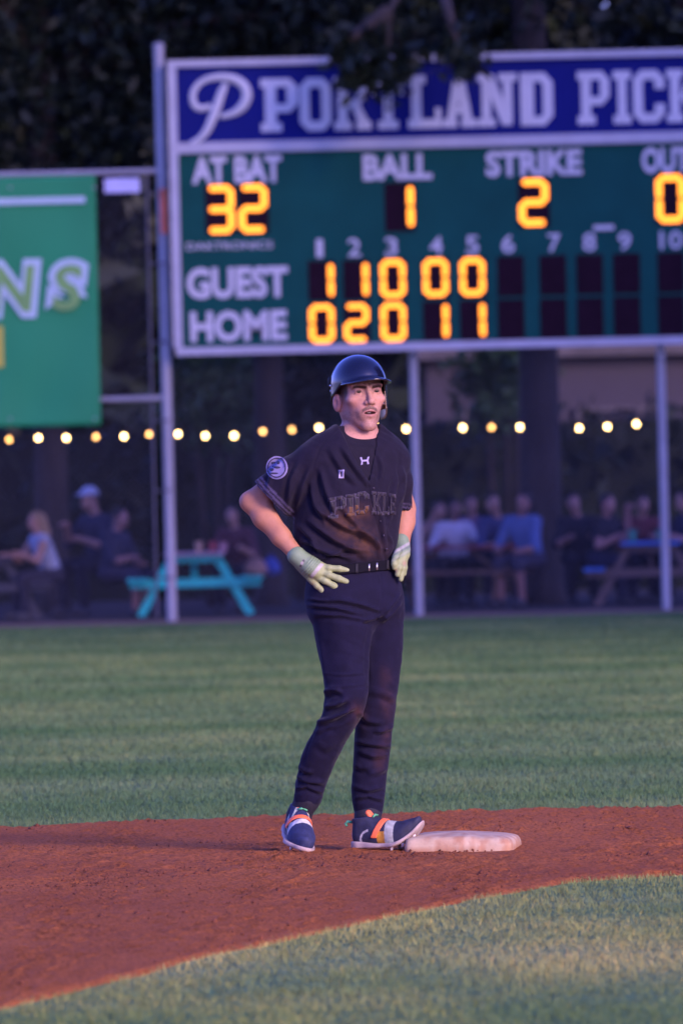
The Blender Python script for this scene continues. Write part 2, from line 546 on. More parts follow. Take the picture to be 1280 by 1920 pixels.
# grass blades
def blades(name, x, y, hgt, wid, label, tint=(1, 1, 1), dryness=.45, fringe=0.0):
    n = len(x)
    a = rng.uniform(0, 2 * np.pi, n); ln = rng.normal(0, .45, (n, 2)) * hgt[:, None]
    V = np.zeros((n, 3, 3))
    V[:, 0] = np.stack([x - np.cos(a) * wid, y - np.sin(a) * wid, np.zeros(n)], 1)
    V[:, 1] = np.stack([x + np.cos(a) * wid, y + np.sin(a) * wid, np.zeros(n)], 1)
    V[:, 2] = np.stack([x + ln[:, 0], y + ln[:, 1], hgt], 1)
    me = np_mesh(name, V.reshape(-1, 3), np.arange(3 * n).reshape(n, 3))
    t = rng.normal(1.0, .13, n).clip(.55, 1.6)
    warm = rng.random(n) < .06
    c = np.stack([t, t, t], 1); c[warm] *= (1.9, 1.35, 1.2)
    dry = (vnoise(np.stack([x * 1.6, y * .55, y * 0], 1), 50) - .35).clip(0, 1)[:, None]
    c *= tint
    if fringe: c *= 1 + np.exp(-np.abs(y_near(x) - y) / fringe)[:, None] * np.array([.75, .55, .5])
    c = c * 1.0; c *= 1 + dry * np.array([1.5, .75, .55]) * dryness
    set_col(me, np.repeat(c, 3, axis=0))
    return tag(link(name, me, M_BLADE), label, 'grass', kind='stuff')

def scat(n, y0, y1, side):
    y = y0 + (y1 - y0) * rng.random(n) ** 1.7 if side == 'far' else rng.uniform(y0, y1, n)
    hw = .0427 * y + 2.6
    x = rng.uniform(-1, 1, n) * hw
    return x, y
x, y = scat(760000, 31.0, 74, 'far')
k = y > y_far(x) + edge_wob(x, 1.0) * 1.4 - rng.exponential(.05, len(x)) + .04; x = x[k]; y = y[k]
tuft = vnoise(np.stack([x * 5, y * 3, y * 0], 1), 9)
blades('outfield_grass', x, y, rng.uniform(.010, .026, len(x)) * (.6 + .8 * tuft) * (1 + .25 * np.exp(-(y - y_far(x)) / .15)), rng.uniform(.0007, .0014, len(x)) * (1 + (y - 31) / 6), 'mown green outfield grass beyond the dirt reaching to the fence')
x, y = scat(190000, 66, 88.3, 'mid')
blades('deep_outfield_grass', x, y, rng.uniform(.016, .034, len(x)), rng.uniform(.006, .011, len(x)), 'shaded grass at the foot of the warning track')
x, y = scat(430000, 17.5, 28.6, 'near')
x = rng.uniform(-3.2, 4.2, len(x))
k = y < y_near(x) - edge_wob(x, 3.0) * 1.6 + rng.exponential(.06, len(x)) - .05; x = x[k]; y = y[k]
tuft = vnoise(np.stack([x * 6, y * 4, y * 0], 1), 19)
blades('infield_grass', x, y, rng.uniform(.007, .020, len(x)) * (.5 + 1.0 * tuft), rng.uniform(.0007, .0014, len(x)), 'pale green infield grass in front of the curved dirt edge', (1.75, 1.30, 1.05), 1.2, .14)

M_TRACK = mat('track_cinder', (0.20, 0.125, 0.075), .9, var=.35, vscale=1.2, bump=.5, bscale=25)
flat_sheet('warning_track', -70, 70, 88.2, 93.0, 0.004, M_TRACK)
M_MULCH = mat('picnic_mulch', (0.03, 0.022, 0.02), .95, var=.4, vscale=1.5, bump=.5, bscale=20)
flat_sheet('picnic_ground', -70, 70, 93.0, 135.0, 0.006, M_MULCH)

# ------------------------------------------------------------------ lettering
def ring(o, i, skip=()):
    n = len(o)
    return [[o[k], o[(k + 1) % n], i[(k + 1) % n], i[k]] for k in range(n) if k not in skip]
def rc(x0, y0, x1, y1): return [(x0, y0), (x1, y0), (x1, y1), (x0, y1)]
O_o = [(.2, 0), (.6, 0), (.8, .16), (.8, .84), (.6, 1), (.2, 1), (0, .84), (0, .16)]
O_i = [(.29, .18), (.51, .18), (.55, .23), (.55, .77), (.51, .82), (.29, .82), (.25, .77), (.25, .23)]
D_o = [(0, 0), (.6, 0), (.8, .18), (.8, .82), (.6, 1), (0, 1), (0, .83), (0, .17)]
D_i = [(.33, .17), (.5, .17), (.55, .24), (.55, .76), (.5, .83), (.33, .83), (.33, .76), (.33, .24)]
SLAB = {
 'P': [rc(.09, .15, .33, .85), rc(0, 0, .44, .16), rc(0, .84, .34, 1), rc(.33, .84, .62, 1), [(.62, 1), (.62, .84), (.56, .78), (.8, .84)][::-1],
       rc(.56, .52, .8, .84), [(.8, .52), (.56, .56), (.62, .5), (.62, .36)][::-1], rc(.33, .36, .62, .52)],
 'O': ring(O_o, O_i),
 'D': ring(D_o, D_i) + [],
 'R': [rc(.09, .15, .33, .85), rc(0, 0, .42, .16), rc(0, .84, .34, 1), rc(.33, .84, .6, 1), [(.8, .86), (.6, 1), (.6, .84), (.55, .8)],
       rc(.55, .56, .8, .86), rc(.33, .42, .66, .57), [(.42, .43), (.66, .43), (.84, .14), (.58, .14)][::-1], rc(.54, 0, .9, .16)],
 'T': [rc(.28, .1, .52, .9), rc(.14, 0, .66, .16), rc(0, .83, .8, 1), rc(0, .64, .13, .84), rc(.67, .64, .8, .84)],
 'L': [rc(.09, .12, .33, .9), rc(0, .84, .44, 1), rc(0, 0, .8, .17), rc(.66, .15, .8, .38)],
 'A': [[(.1, .1), (.32, .1), (.52, .98), (.3, .98)], [(.5, .1), (.74, .1), (.54, .98), (.32, .98)], rc(.24, .26, .6, .4), rc(0, 0, .36, .15), rc(.46, 0, .84, .15)],
 'N': [rc(.09, .1, .3, .9), rc(.58, .08, .79, .9), [(.1, .99), (.36, .99), (.79, .02), (.55, .02)][::-1], rc(0, 0, .4, .15), rc(0, .85, .3, 1), rc(.48, .85, .9, 1)],
 'I': [rc(.12, .1, .36, .9), rc(0, 0, .48, .16), rc(0, .84, .48, 1)],
 'C': ring(O_o, O_i, skip=(2,)) + [rc(.55, .64, .8, .84), rc(.55, .16, .8, .36)],
 'K': [rc(.09, .1, .33, .9), rc(0, 0, .42, .15), rc(0, .85, .42, 1), [(.3, .4), (.48, .52), (.82, .88), (.55, .88)], [(.36, .5), (.52, .62), (.86, .1), (.58, .1)][::-1], rc(.5, .85, .88, 1), rc(.5, 0, .92, .15)],
 'E': [rc(.09, .1, .33, .9), rc(0, 0, .8, .17), rc(0, .83, .8, 1), rc(.3, .42, .58, .58), rc(.66, .15, .8, .36), rc(.66, .64, .8, .85)],
 'S': [rc(.2, .83, .62, 1), rc(0, .58, .25, .86), rc(.16, .42, .64, .6), rc(.55, .14, .8, .45), rc(.18, 0, .6, .17), rc(0, .14, .24, .36), rc(.56, .64, .8, .86)],
}
def ccw(p):
    a = sum(p[i][0] * p[(i + 1) % len(p)][1] - p[(i + 1) % len(p)][0] * p[i][1] for i in range(len(p)))
    return p if a > 0 else p[::-1]
def slab_letter(name, ch, x0, z0, w, hgt, y, m, parent, depth=.02):
    """x0,z0 lower left in the world, front faces the camera (-y)"""
    polys = SLAB[ch]
    wmax = max(p[0] for q in polys for p in q)
    mb = MB()
    for i, q in enumerate(polys):
        q = [(a / wmax * w, c * hgt) for a, c in ccw(q)]
        mb.prism(q, (x0, y, z0), (1, 0, 0), (0, 0, 1), (0, -1, 0), depth + i * .0012)
    return mb.build(name, m, parent)

def font_mesh(text, bold=0.0, extrude=0.0, shear=0.0):
    cu = bpy.data.curves.new('txt', 'FONT')
    cu.body = text; cu.size = 1.0; cu.offset = bold; cu.extrude = extrude; cu.shear = shear
    cu.resolution_u = 3
    ob = bpy.data.objects.new('txt', cu); COL.objects.link(ob)
    dg = bpy.context.evaluated_depsgraph_get(); dg.update()
    me = bpy.data.meshes.new_from_object(ob.evaluated_get(dg), depsgraph=dg)
    bpy.data.objects.remove(ob); bpy.data.curves.remove(cu)
    n = len(me.vertices); co = np.zeros(n * 3, f32); me.vertices.foreach_get('co', co); co = co.reshape(-1, 3)
    return me, co
def word(name, text, box, d, m, parent, bold=.02, depth=.012, shear=0.0):
    """box = photograph px (x0,y0,x1,y1) measured at depth d; a sheet of lettering standing upright"""
    me, co = font_mesh(text, bold, .5, shear)
    s = F_PX / d
    c = P((box[0] + box[2]) / 2, (box[1] + box[3]) / 2, d)
    w = (box[2] - box[0]) / s; hgt = (box[3] - box[1]) / s
    lo = co.min(0); hi = co.max(0)
    q = np.zeros_like(co)
    q[:, 0] = c[0] + ((co[:, 0] - lo[0]) / (hi[0] - lo[0]) - .5) * w
    q[:, 2] = c[2] + ((co[:, 1] - lo[1]) / (hi[1] - lo[1]) - .5) * hgt
    q[:, 1] = d - (co[:, 2] + .5) * depth
    me.vertices.foreach_set('co', q.ravel().astype(f32)); me.update()
    return link(name, me, m, parent)

def px_box(mb, x0, y0, x1, y1, d0, d1):
    """upright slab whose front face (depth d0) fills the photograph box"""
    s = F_PX / d0
    c = P((x0 + x1) / 2, (y0 + y1) / 2, d0)
    mb.box((c[0], (d0 + d1) / 2, c[2]), ((x1 - x0) / s, d1 - d0, (y1 - y0) / s))
    return mb

# ------------------------------------------------------------------ fence
D_F = 91.6
S_F = F_PX / D_F
M_GALV = mat('galvanised_steel', (0.36, 0.36, 0.39), .55, .3, var=.12, vscale=3)
M_WIRE = mat('fence_wire', (0.115, 0.115, 0.14), .7, .2, var=.1)
fence = empty('chain_link_fence', (P(790, 1150, D_F)[0], D_F, 0))
tag(fence, 'tall galvanised chain link outfield fence with tubular posts below the scoreboard', 'fence')
FO = np.array(fence.location)
x_tall = P(312, 700, D_F)[0]
step_f = 463.0 / S_F
zt_left = 5.16
for k in range(-4, 7):
    x = x_tall + k * step_f
    if k == 0:
        z1 = P(293, 88, D_F)[2]; r = .060
    elif k < 0:
        z1 = zt_left; r = .045
    else:
        z1 = 3.05; r = .050
    mb = MB().tube([(x - FO[0], 0, -.15), (x - FO[0], 0, z1)], r, 14)
    mb.tube([(x - FO[0], 0, z1), (x - FO[0], 0, z1 + .03), (x - FO[0], 0, z1 + .05)], [r + .006, r + .006, r * .4], 14)
    mb.build('post', M_GALV, fence, smooth=False)
xl = x_tall - 4 * step_f - FO[0]; xr = x_tall + 6 * step_f - FO[0]; xt = x_tall - FO[0]
MB().tube([(xl, 0, zt_left), (xt - .05, 0, zt_left)], .030, 10).build('top_rail', M_GALV, fence)
MB().tube([(xl, 0, 2.56), (xt - .05, 0, 2.56)], .030, 10).build('middle_rail', M_GALV, fence)
MB().tube([(xt - .17, -.01, 0.05), (xt - .17, -.01, zt_left - .03)], .016, 8).build('tension_bar', M_WIRE, fence)
for z in (.5, 1.5, 2.3, 3.2, 4.1, 4.9):
    MB().tube([(xt - .17, -.02, z), (xt, -.07, z), (xt + .02, -.05, z)], .012, 6).build('brace_band', M_WIRE, fence)
def lattice(x0, x1, z0, z1, y, pitch=.052, r=.0021):
    V = []; F = []
    w = x1 - x0; hgt = z1 - z0
    for sgn in (1, -1):
        c = -hgt
        stp = pitch * math.sqrt(2)
        while c < w:
            # line x = x0 + c + t , z = z0 + t (t in 0..hgt) clipped to the panel
            t0 = max(0, -c); t1 = min(hgt, w - c)
            if t1 - t0 > .02:
                a = (c + t0, t0); e = (c + t1, t1)
                if sgn < 0: a = (w - a[0], a[1]); e = (w - e[0], e[1])
                A = np.array([x0 + a[0], y + sgn * r, z0 + a[1]]); E = np.array([x0 + e[0], y + sgn * r, z0 + e[1]])
                n1 = np.array([1, 0, -sgn]) / math.sqrt(2) * r; n2 = np.array([0, 1, 0]) * r
                b0 = len(V)
                for q in (A, E):
                    V += [q + n1, q + n2, q - n1, q - n2]
                for k in range(4):
                    F.append((b0 + k, b0 + (k + 1) % 4, b0 + 4 + (k + 1) % 4, b0 + 4 + k))
            c += stp
    return V, F
V1, F1 = lattice(xl, xt - .16, .03, zt_left - .03, 0.07)
V2, F2 = lattice(xt + .05, xr, .03, 3.0, 0.07)
V = np.array(V1 + V2); F = np.array(F1 + [tuple(i + len(V1) for i in q) for q in F2])
o = link('wire_mesh', np_mesh('wire_mesh', V, F), M_WIRE, fence); tag(o, kind='stuff')

# ------------------------------------------------------------------ scoreboard
D_S = 91.35
s = F_PX / D_S
M_HEAD = mat('navy_board_paint', (0.006, 0.011, 0.145), .7, var=.10, vscale=2, spec=.12)
M_PANEL = mat('green_board_paint', (0.006, 0.075, 0.062), .75, var=.14, vscale=2, spec=.12)
M_WHITE = mat('white_board_paint', (0.58, 0.58, 0.60), .6, var=.06, vscale=4)
M_FRAME = mat('frame_aluminium', (0.44, 0.44, 0.48), .6, .1, var=.08)
M_DARK = mat('unlit_led_window', (0.018, 0.007, 0.014), .85, var=.2, spec=.08)
M_LED = mat('amber_led', (.3, .1, .01), .5, emit=(1.0, 0.26, 0.012), estr=1.0, var=.05)
board = empty('scoreboard', (P(800, 650, D_S)[0], D_S, 0))
tag(board, 'large electronic baseball scoreboard with navy name header and glowing amber digits', 'scoreboard')
BI = Matrix.Translation(-Vector(board.location))
def onboard(o):
    o.data.transform(BI); return o
XR = 1668
def sl(x): return -(x - 330) * math.tan(ROLL)         # rows climb to the right because the camera is rolled
def brow(x0, x1, y0, y1):                              # box given by its rows at x=330
    c = (x0 + x1) / 2
    return x0, y0 + sl(c), x1, y1 + sl(c)
def part(name, x0, x1, y0, y1, d0, d1, m):
    mb = MB(); px_box(mb, *brow(x0, x1, y0, y1), d0, d1)
    return onboard(mb.build(name, m, board))
part('header_panel', 324, XR, 126, 276, D_S, D_S + .12, M_HEAD)
part('score_panel', 324, XR, 277, 655, D_S + .01, D_S + .14, M_PANEL)
part('frame_top', 313, XR + 10, 113, 126, D_S - .06, D_S + .15, M_FRAME)
part('frame_middle', 332, XR - 8, 268, 288, D_S - .05, D_S + .004, M_FRAME)
part('frame_bottom', 330, XR + 10, 652, 667, D_S - .06, D_S + .15, M_FRAME)
for xa in (314, XR - 8):
    mb = MB()
    A = P(xa + 8, 126 + (sl(xa) if xa > 400 else 0), D_S); E = P(xa + 8 + 12.5, 652 + (sl(xa) if xa > 400 else 0), D_S)
    mb.box(((A[0] + A[0]) / 2, D_S + .04, (A[2] + E[2]) / 2), (17 / s, .2, A[2] - E[2] - .002))
    onboard(mb.build('frame_side', M_FRAME, board))
# team name
for ch, x0, x1 in [('P', 490, 560), ('O', 563, 622), ('R', 627, 696), ('T', 699, 757), ('L', 765, 827), ('A', 829, 894), ('N', 896, 970), ('D', 976, 1037),
                   ('P', 1083, 1143), ('I', 1150, 1183), ('C', 1187, 1246), ('K', 1250, 1318), ('L', 1323, 1385), ('E', 1390, 1450), ('S', 1455, 1515)]:
    B = brow(x0, x1, 153, 252)
    a = P(B[0], B[3], D_S)
    onboard(slab_letter('letter', ch, a[0], a[2], (x1 - x0) / s, 99 / s, D_S, M_WHITE, board))
# script initial
def ribbon(name, pts, wid, d, m, parent, depth=.02):
    """flat brush stroke through px points with varying width"""
    pts = np.array(pts, float); wid = np.array(wid, float)
    t = np.linspace(0, len(pts) - 1, 90)
    k = np.arange(len(pts))
    px = np.interp(t, k, pts[:, 0]); py = np.interp(t, k, pts[:, 1]); w = np.interp(t, k, wid)
    ker = np.exp(-.5 * (np.arange(-9, 10) / 3.6) ** 2); ker /= ker.sum()
    f = lambda a: np.convolve(np.pad(a, 9, mode='reflect', reflect_type='odd'), ker, 'valid')
    px, py = f(px), f(py)
    dx, dy = np.gradient(px), np.gradient(py); L = np.hypot(dx, dy)
    nx, ny = -dy / L, dx / L
    V = []; F = []
    for i in range(len(t)):
        for sg in (1, -1):
            q = P(px[i] + sg * nx[i] * w[i] / 2, py[i] + sg * ny[i] * w[i] / 2, d)
            V.append((q[0], d, q[2])); V.append((q[0], d - depth - i * .00012, q[2]))
    for i in range(len(t) - 1):
        a = 4 * i; e = a + 4
        F += [(a + 1, e + 1, e + 3, a + 3), (a, a + 2, e + 2, e), (a, e, e + 1, a + 1), (a + 2, a + 3, e + 3, e + 2)]
    F += [(0, 1, 3, 2), (4 * (len(t) - 1), 4 * (len(t) - 1) + 2, 4 * (len(t) - 1) + 3, 4 * (len(t) - 1) + 1)]
    me = np_mesh(name, V, F)
    bm = bmesh.new(); bm.from_mesh(me); bmesh.ops.recalc_face_normals(bm, faces=bm.faces); bm.to_mesh(me); bm.free()
    return link(name, me, m, parent)
onboard(ribbon('script_initial', [(396, 198), (378, 206), (364, 200), (359, 182), (366, 162), (384, 148), (412, 143), (440, 146), (460, 160), (466, 180), (456, 202), (436, 215), (412, 219)],
               [9, 12, 13, 12, 11, 11, 13, 16, 18, 19, 17, 12, 8], D_S, M_WHITE, board))
onboard(ribbon('script_stem', [(424, 156), (416, 172), (408, 196), (398, 224), (388, 246), (376, 260), (357, 268)], [9, 15, 17, 16, 14, 11, 6], D_S - .012, M_WHITE, board, depth=.024))
# legends
def bword(t, x0, x1, y0, y1, bold=.04):
    return onboard(word('lettering', t, brow(x0, x1, y0, y1), D_S, M_WHITE, board, bold))
bword('AT BAT', 360, 528, 295, 346); bword('BALL', 680, 809, 298, 347); bword('STRIKE', 910, 1090, 297, 346); bword('OUT', 1202, 1292, 297, 346)
bword('GUEST', 350, 540, 503, 562); bword('HOME', 357, 538, 585, 643); bword('DAKTRONICS', 350, 511, 456, 470, .01)
cols = [603, 668, 737, 817, 886, 957, 1036, 1105, 1174, 1257]
for t, x in zip('1 2 3 4 5 6 7 8 9 10'.split(), [599, 664, 733, 817, 885, 952, 1038, 1104, 1170, 1257]):
    w2 = 21 if t == '10' else (6 if t == '1' else 12)
    bword(t, x - w2, x + w2, 455, 489, .012)
part('maker_plate', 1112, 1150, 441, 450, D_S - .008, D_S + .01, M_WHITE)
SEG = {'0': 'abcdef', '1': 'bc', '2': 'abged', '3': 'abgcd'}
def digit(ch, x0, x1, y0, y1):
    X0, Y0, X1, Y1 = brow(x0, x1, y0, y1)
    part('digit_window', x0 - 2, x1 + 2, y0 - 2, y1 + 2, D_S - .004, D_S + .01, M_DARK)
    if not ch: return
    w = (X1 - X0) / s; hgt = (Y1 - Y0) / s; a = P(X0, Y1, D_S); t = w * .215
    mb = MB()
    def seg(p, q):
        p = np.array(p); q = np.array(q); dv = (q - p) / np.linalg.norm(q - p); n = np.array([-dv[1], dv[0]])
        h = t / 2
        poly = [p + dv * h * .1, p + dv * h * .75 - n * h, q - dv * h * .75 - n * h, q - dv * h * .1, q - dv * h * .75 + n * h, p + dv * h * .75 + n * h]
        mb.prism(ccw([tuple(k) for k in poly]), (a[0], D_S - .004, a[2]), (1, 0, 0), (0, 0, 1), (0, -1, 0), .010 + .0008 * (len(mb.v) // 12))
    L, R_, B, T, M = t / 2, w - t / 2, t / 2, hgt - t / 2, hgt / 2
    C = {'a': ((L, T), (R_, T)), 'b': ((R_, M), (R_, T)), 'c': ((R_, B), (R_, M)), 'd': ((L, B), (R_, B)), 'e': ((L, B), (L, M)), 'f': ((L, M), (L, T)), 'g': ((L, M), (R_, M))}
    for k in SEG[ch]: seg(*C[k])
    onboard(mb.build('digit', M_LED, board))
digit('3', 387, 440, 350, 440); digit('2', 449, 502, 350, 440)
digit('1', 723, 776, 354, 442); digit('2', 973, 1028, 352, 440); digit('0', 1230, 1284, 350, 440)
for ch, x in zip(['1', '1', '0', '0', '0', '', '', '', '', ''], cols): digit(ch, x - 23, x + 23, 497, 568)
for ch, x in zip(['0', '2', '0', '1', '1', '', '', '', '', ''], cols): digit(ch, x - 22, x + 24, 578, 650)

# ------------------------------------------------------------------ banner and small signs on the fence
M_BAN = mat('banner_vinyl', (0.008, 0.25, 0.095), .7, var=.14, vscale=.9, stretch=(1, 1, .35))
M_BANW = mat('banner_pale_print', (0.42, 0.56, 0.62), .5, var=.05)
M_BANG = mat('banner_lime_print', (0.16, 0.36, 0.09), .5, var=.15, vscale=4)
M_YEL = mat('banner_yellow_print', (0.45, 0.42, 0.05), .5)
D_B = 91.48
ban = empty('sponsor_banner', (P(0, 790, D_B)[0], D_B, 0))
tag(ban, 'green vinyl sponsor banner with pale outlined capitals tied to the fence', 'banner')
BB = Matrix.Translation(-Vector(ban.location))
A = P(-330, 327 + 13, D_B); E = P(190, 797, D_B)
nx, nz = 60, 50
V = []; 
for i in range(nx + 1):
    for j in range(nz + 1):
        u = i / nx; v = j / nz
        x = A[0] + (E[0] - A[0]) * u; z = E[2] + (A[2] - E[2]) * v
        y = D_B + .006 * math.sin(9 * u + 14 * v) + .012 * math.sin(20 * u - 11 * v) * (1 - v) ** 2 - .02 * (1 - v) ** 6
        V.append((x, y, z))
idx = np.arange((nx + 1) * (nz + 1)).reshape(nx + 1, nz + 1)
F = np.stack([idx[:-1, :-1].ravel(), idx[1:, :-1].ravel(), idx[1:, 1:].ravel(), idx[:-1, 1:].ravel()], 1)
o = link('sheet', np_mesh('sheet', V, F), M_BAN, ban, True); o.data.transform(BB)
sm = o.modifiers.new('thick', 'SOLIDIFY'); sm.thickness = .004; sm.offset = 1
def bpart(o): o.data.transform(BB); return o
for t, x0, x1, y0, y1, sh in [('N', -32, 80, 486, 597, .12), ('S', 84, 168, 484, 595, .12)]:
    bpart(word('letter', t, (x0, y0, x1, y1), D_B - .03, M_BANW, ban, .10, .006, sh))
    bpart(word('letter_fill', t, (x0 + 13, y0 + 12, x1 - 13, y1 - 12), D_B - .036, M_BANG, ban, .03, .006, sh))
mb = MB(); px_box(mb, -330, 374, 160, 386, D_B - .035, D_B - .026); bpart(mb.build('pale_rule', M_BANW, ban))
mb = MB(); px_box(mb, -90, 612, 7, 690, D_B - .035, D_B - .026); bpart(mb.build('yellow_mark', M_YEL, ban))
for xx in (-300, -150, 20, 178):
    for yy in (352, 785):
        q = P(xx, yy, D_B)
        bpart(MB().tube([(q[0], D_B - .028, q[2]), (q[0], D_B - .020, q[2])], .014, 10).build('grommet', M_GALV, ban))
mb = MB(); px_box(mb, 196, 334, 262, 361, D_F - .06, D_F - .05)
o = mb.build('small_sign', mat('sign_pale_blue', (.50, .52, .80), .5))
tag(o, 'small pale blank looking plate fixed to the fence beside the green banner', 'sign')
mb = MB(); px_box(mb, 301, 354, 313, 438, D_F - .075, D_F - .066)
o = mb.build('orange_tag', mat('orange_tape', (.85, .16, .05), .5, emit=None))
tag(o, 'narrow orange strip of tape on the tall fence post', 'tape')

# ------------------------------------------------------------------ trees
M_BARK = mat('bark', (0.045, 0.034, 0.028), .9, var=.4, vscale=5, bump=.8, bscale=14, stretch=(1, 1, .25))
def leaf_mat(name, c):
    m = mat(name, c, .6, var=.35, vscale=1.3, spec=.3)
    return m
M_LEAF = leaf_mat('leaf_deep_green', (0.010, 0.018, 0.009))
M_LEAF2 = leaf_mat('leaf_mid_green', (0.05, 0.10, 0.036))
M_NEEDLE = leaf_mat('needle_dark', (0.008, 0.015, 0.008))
def leaf_quads(c, n_each, spread, size, rg):
    c = np.repeat(np.asarray(c, float), n_each, axis=0)
    n = len(c)
    p = c + rg.normal(0, 1, (n, 3)) * spread
    a = rg.normal(0, 1, (n, 3)); a /= np.linalg.norm(a, axis=1, keepdims=True)
    b = np.cross(a, rg.normal(0, 1, (n, 3))); b /= np.linalg.norm(b, axis=1, keepdims=True)
    s = rg.uniform(.6, 1.3, (n, 1)) * size
    V = np.stack([p - a * s, p + b * s * .45, p + a * s, p - b * s * .45], 1).reshape(-1, 3)
    return V, np.arange(4 * n).reshape(n, 4)
def branchy(mb, base, tips, r0, rg):
    for t in tips:
        base_ = np.asarray(base, float); t = np.asarray(t, float)
        mid = (base_ + t) / 2 + rg.normal(0, .25, 3) + (0, 0, .4)
        mb.tube([base_, mid, t], [r0, r0 * .6, r0 * .15], 7)
def tree(name, label, px, d, rt, zc, rad, seed, ncl=70, nl=110, size=.11, spread=.55, m=M_LEAF, group='trees standing behind the outfield fence', extra=None):
    rg = np.random.default_rng(seed)
    x = P(px, 900, d)[0]
    t = empty(name, (x, d, 0)); tag(t, label, 'tree', group)
    mb = MB()
    zt = zc - rad[2] * .35
    mb.tube([(0, 0, -.2), (.03, 0, .25), (.06, .05, zt * .5), (.02, .1, zt), (0, 0, zc + rad[2] * .4)], [rt * 1.5, rt * 1.05, rt * .9, rt * .72, rt * .25], 12)
    tips = []
    for k in range(9):
        a = k * 2.4 + rg.uniform(-.3, .3)
        tips.append((math.cos(a) * rad[0] * .75, math.sin(a) * rad[1] * .75, zc + rg.uniform(-.45, .5) * rad[2]))
    branchy(mb, (0.02, .1, zt * .95), tips, rt * .38, rg)
    c = rg.normal(0, 1, (ncl, 3)); c /= np.linalg.norm(c, axis=1, keepdims=True)
    c *= rg.random((ncl, 1)) ** .4
    c = c * rad + (0, 0, zc)
    V, F = leaf_quads(c, nl, spread, size, rg)
    if extra is not None:
        ex = np.array(extra[0]) - (x, d, 0)
        V2, F2 = leaf_quads(ex, extra[1], extra[2], size, rg)
        F = np.concatenate([F, F2 + len(V)]); V = np.concatenate([V, V2])
        for q in extra[3]:
            mb.tube([np.array(p) - (x, d, 0) for p in q], [.10, .06, .035, .012][:len(q)], 7)
    mb.build('trunk', M_BARK, t, True)
    tag(link('crown', np_mesh('crown', V, F), m, t))
    return t
D_O = 90.2
droop = []
for (px, py) in [(640, 100), (655, 120), (668, 138), (690, 110), (700, 138), (715, 118), (722, 150), (738, 135), (735, 165), (750, 128), (655, 150), (765, 112), (845, 108), (862, 118), (875, 122), (630, 70), (690, 60), (760, 70), (850, 70)]:
    droop.append(P(px, py, D_O + random.uniform(-.25, .25)))
top1 = P(960, -160, 96); top2 = P(800, -110, 92.5); top3 = P(730, 20, D_O); top4 = P(725, 150, D_O)
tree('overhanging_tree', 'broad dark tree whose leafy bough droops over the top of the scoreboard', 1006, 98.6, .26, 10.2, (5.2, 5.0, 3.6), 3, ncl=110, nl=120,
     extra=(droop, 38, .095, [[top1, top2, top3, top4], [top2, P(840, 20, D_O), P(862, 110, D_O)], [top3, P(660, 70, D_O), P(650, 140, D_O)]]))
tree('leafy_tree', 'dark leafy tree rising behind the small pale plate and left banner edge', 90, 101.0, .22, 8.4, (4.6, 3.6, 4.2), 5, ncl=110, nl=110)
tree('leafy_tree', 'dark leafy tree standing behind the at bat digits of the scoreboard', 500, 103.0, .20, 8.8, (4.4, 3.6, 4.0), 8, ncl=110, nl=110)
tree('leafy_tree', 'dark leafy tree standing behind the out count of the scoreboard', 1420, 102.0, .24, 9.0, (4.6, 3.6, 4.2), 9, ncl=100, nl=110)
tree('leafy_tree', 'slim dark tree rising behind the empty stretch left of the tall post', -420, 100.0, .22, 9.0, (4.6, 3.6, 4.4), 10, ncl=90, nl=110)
def bush(name, label, px, py, d, rad, seed, m=M_LEAF2, ncl=26, nl=60, size=.10):
    """an understorey shrub: short stems and a leafy crown centred at the pixel"""
    rg = np.random.default_rng(seed)
    c0 = P(px, py, d)
    t = empty(name, (c0[0], d, 0)); tag(t, label, 'shrub', 'shrubs behind the picnic tables')
    mb = MB()
    for k in range(5):
        a = k * 1.26
        mb.tube([(.08 * math.cos(a), .08 * math.sin(a), -.05), (.2 * math.cos(a), .2 * math.sin(a), c0[2] * .6), (rad[0] * .5 * math.cos(a), rad[1] * .5 * math.sin(a), c0[2])], [.05, .035, .012], 6)
    mb.build('stems', M_BARK, t, True)
    c = rg.normal(0, 1, (ncl, 3)); c /= np.linalg.norm(c, axis=1, keepdims=True); c *= rg.random((ncl, 1)) ** .35
    V, F = leaf_quads(c * rad + (0, 0, c0[2]), nl, .16, size, rg)
    link('crown', np_mesh('crown', V, F), m, t)
bush('tall_shrub', 'tall green shrub beyond the fence just right of the tall post', 395, 742, 104, (.55, .5, .62), 21)
bush('tall_shrub', 'pale green shrub beside the lilac house wall under the strike count', 938, 720, 110, (.45, .5, .55), 22)
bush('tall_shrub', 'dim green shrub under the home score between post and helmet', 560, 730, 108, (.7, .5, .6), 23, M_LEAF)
# hedge and far wood
rg = np.random.default_rng(40)
n = 9000
c = np.stack([rg.uniform(-24, 24, n), rg.uniform(113, 115, n), rg.uniform(0, 2.55, n)], 1)
V, F = leaf_quads(c, 1, .12, .17, rg)
hd = empty('clipped_hedge', (0, 114, 0)); tag(hd, 'long dark hedge running behind the picnic area', 'hedge')
o = link('leaves', np_mesh('leaves', V, F), M_LEAF, hd); o.data.transform(Matrix.Translation((0, -114, 0))); o['kind'] = 'stuff'
MB().box((0, 0.3, 1.2), (48, 1.0, 2.4)).build('twig_core', M_NEEDLE, hd)
n = 48000
c = np.stack([rg.uniform(-45, 45, n), rg.uniform(140, 150, n), rg.uniform(0, 30, n) ** 1.0], 1)
V, F = leaf_quads(c, 1, .3, .95, rg)
tag(link('far_wood', np_mesh('far_wood', V, F), M_NEEDLE), 'dark mass of far trees closing the view behind the ballpark', 'trees', kind='stuff')
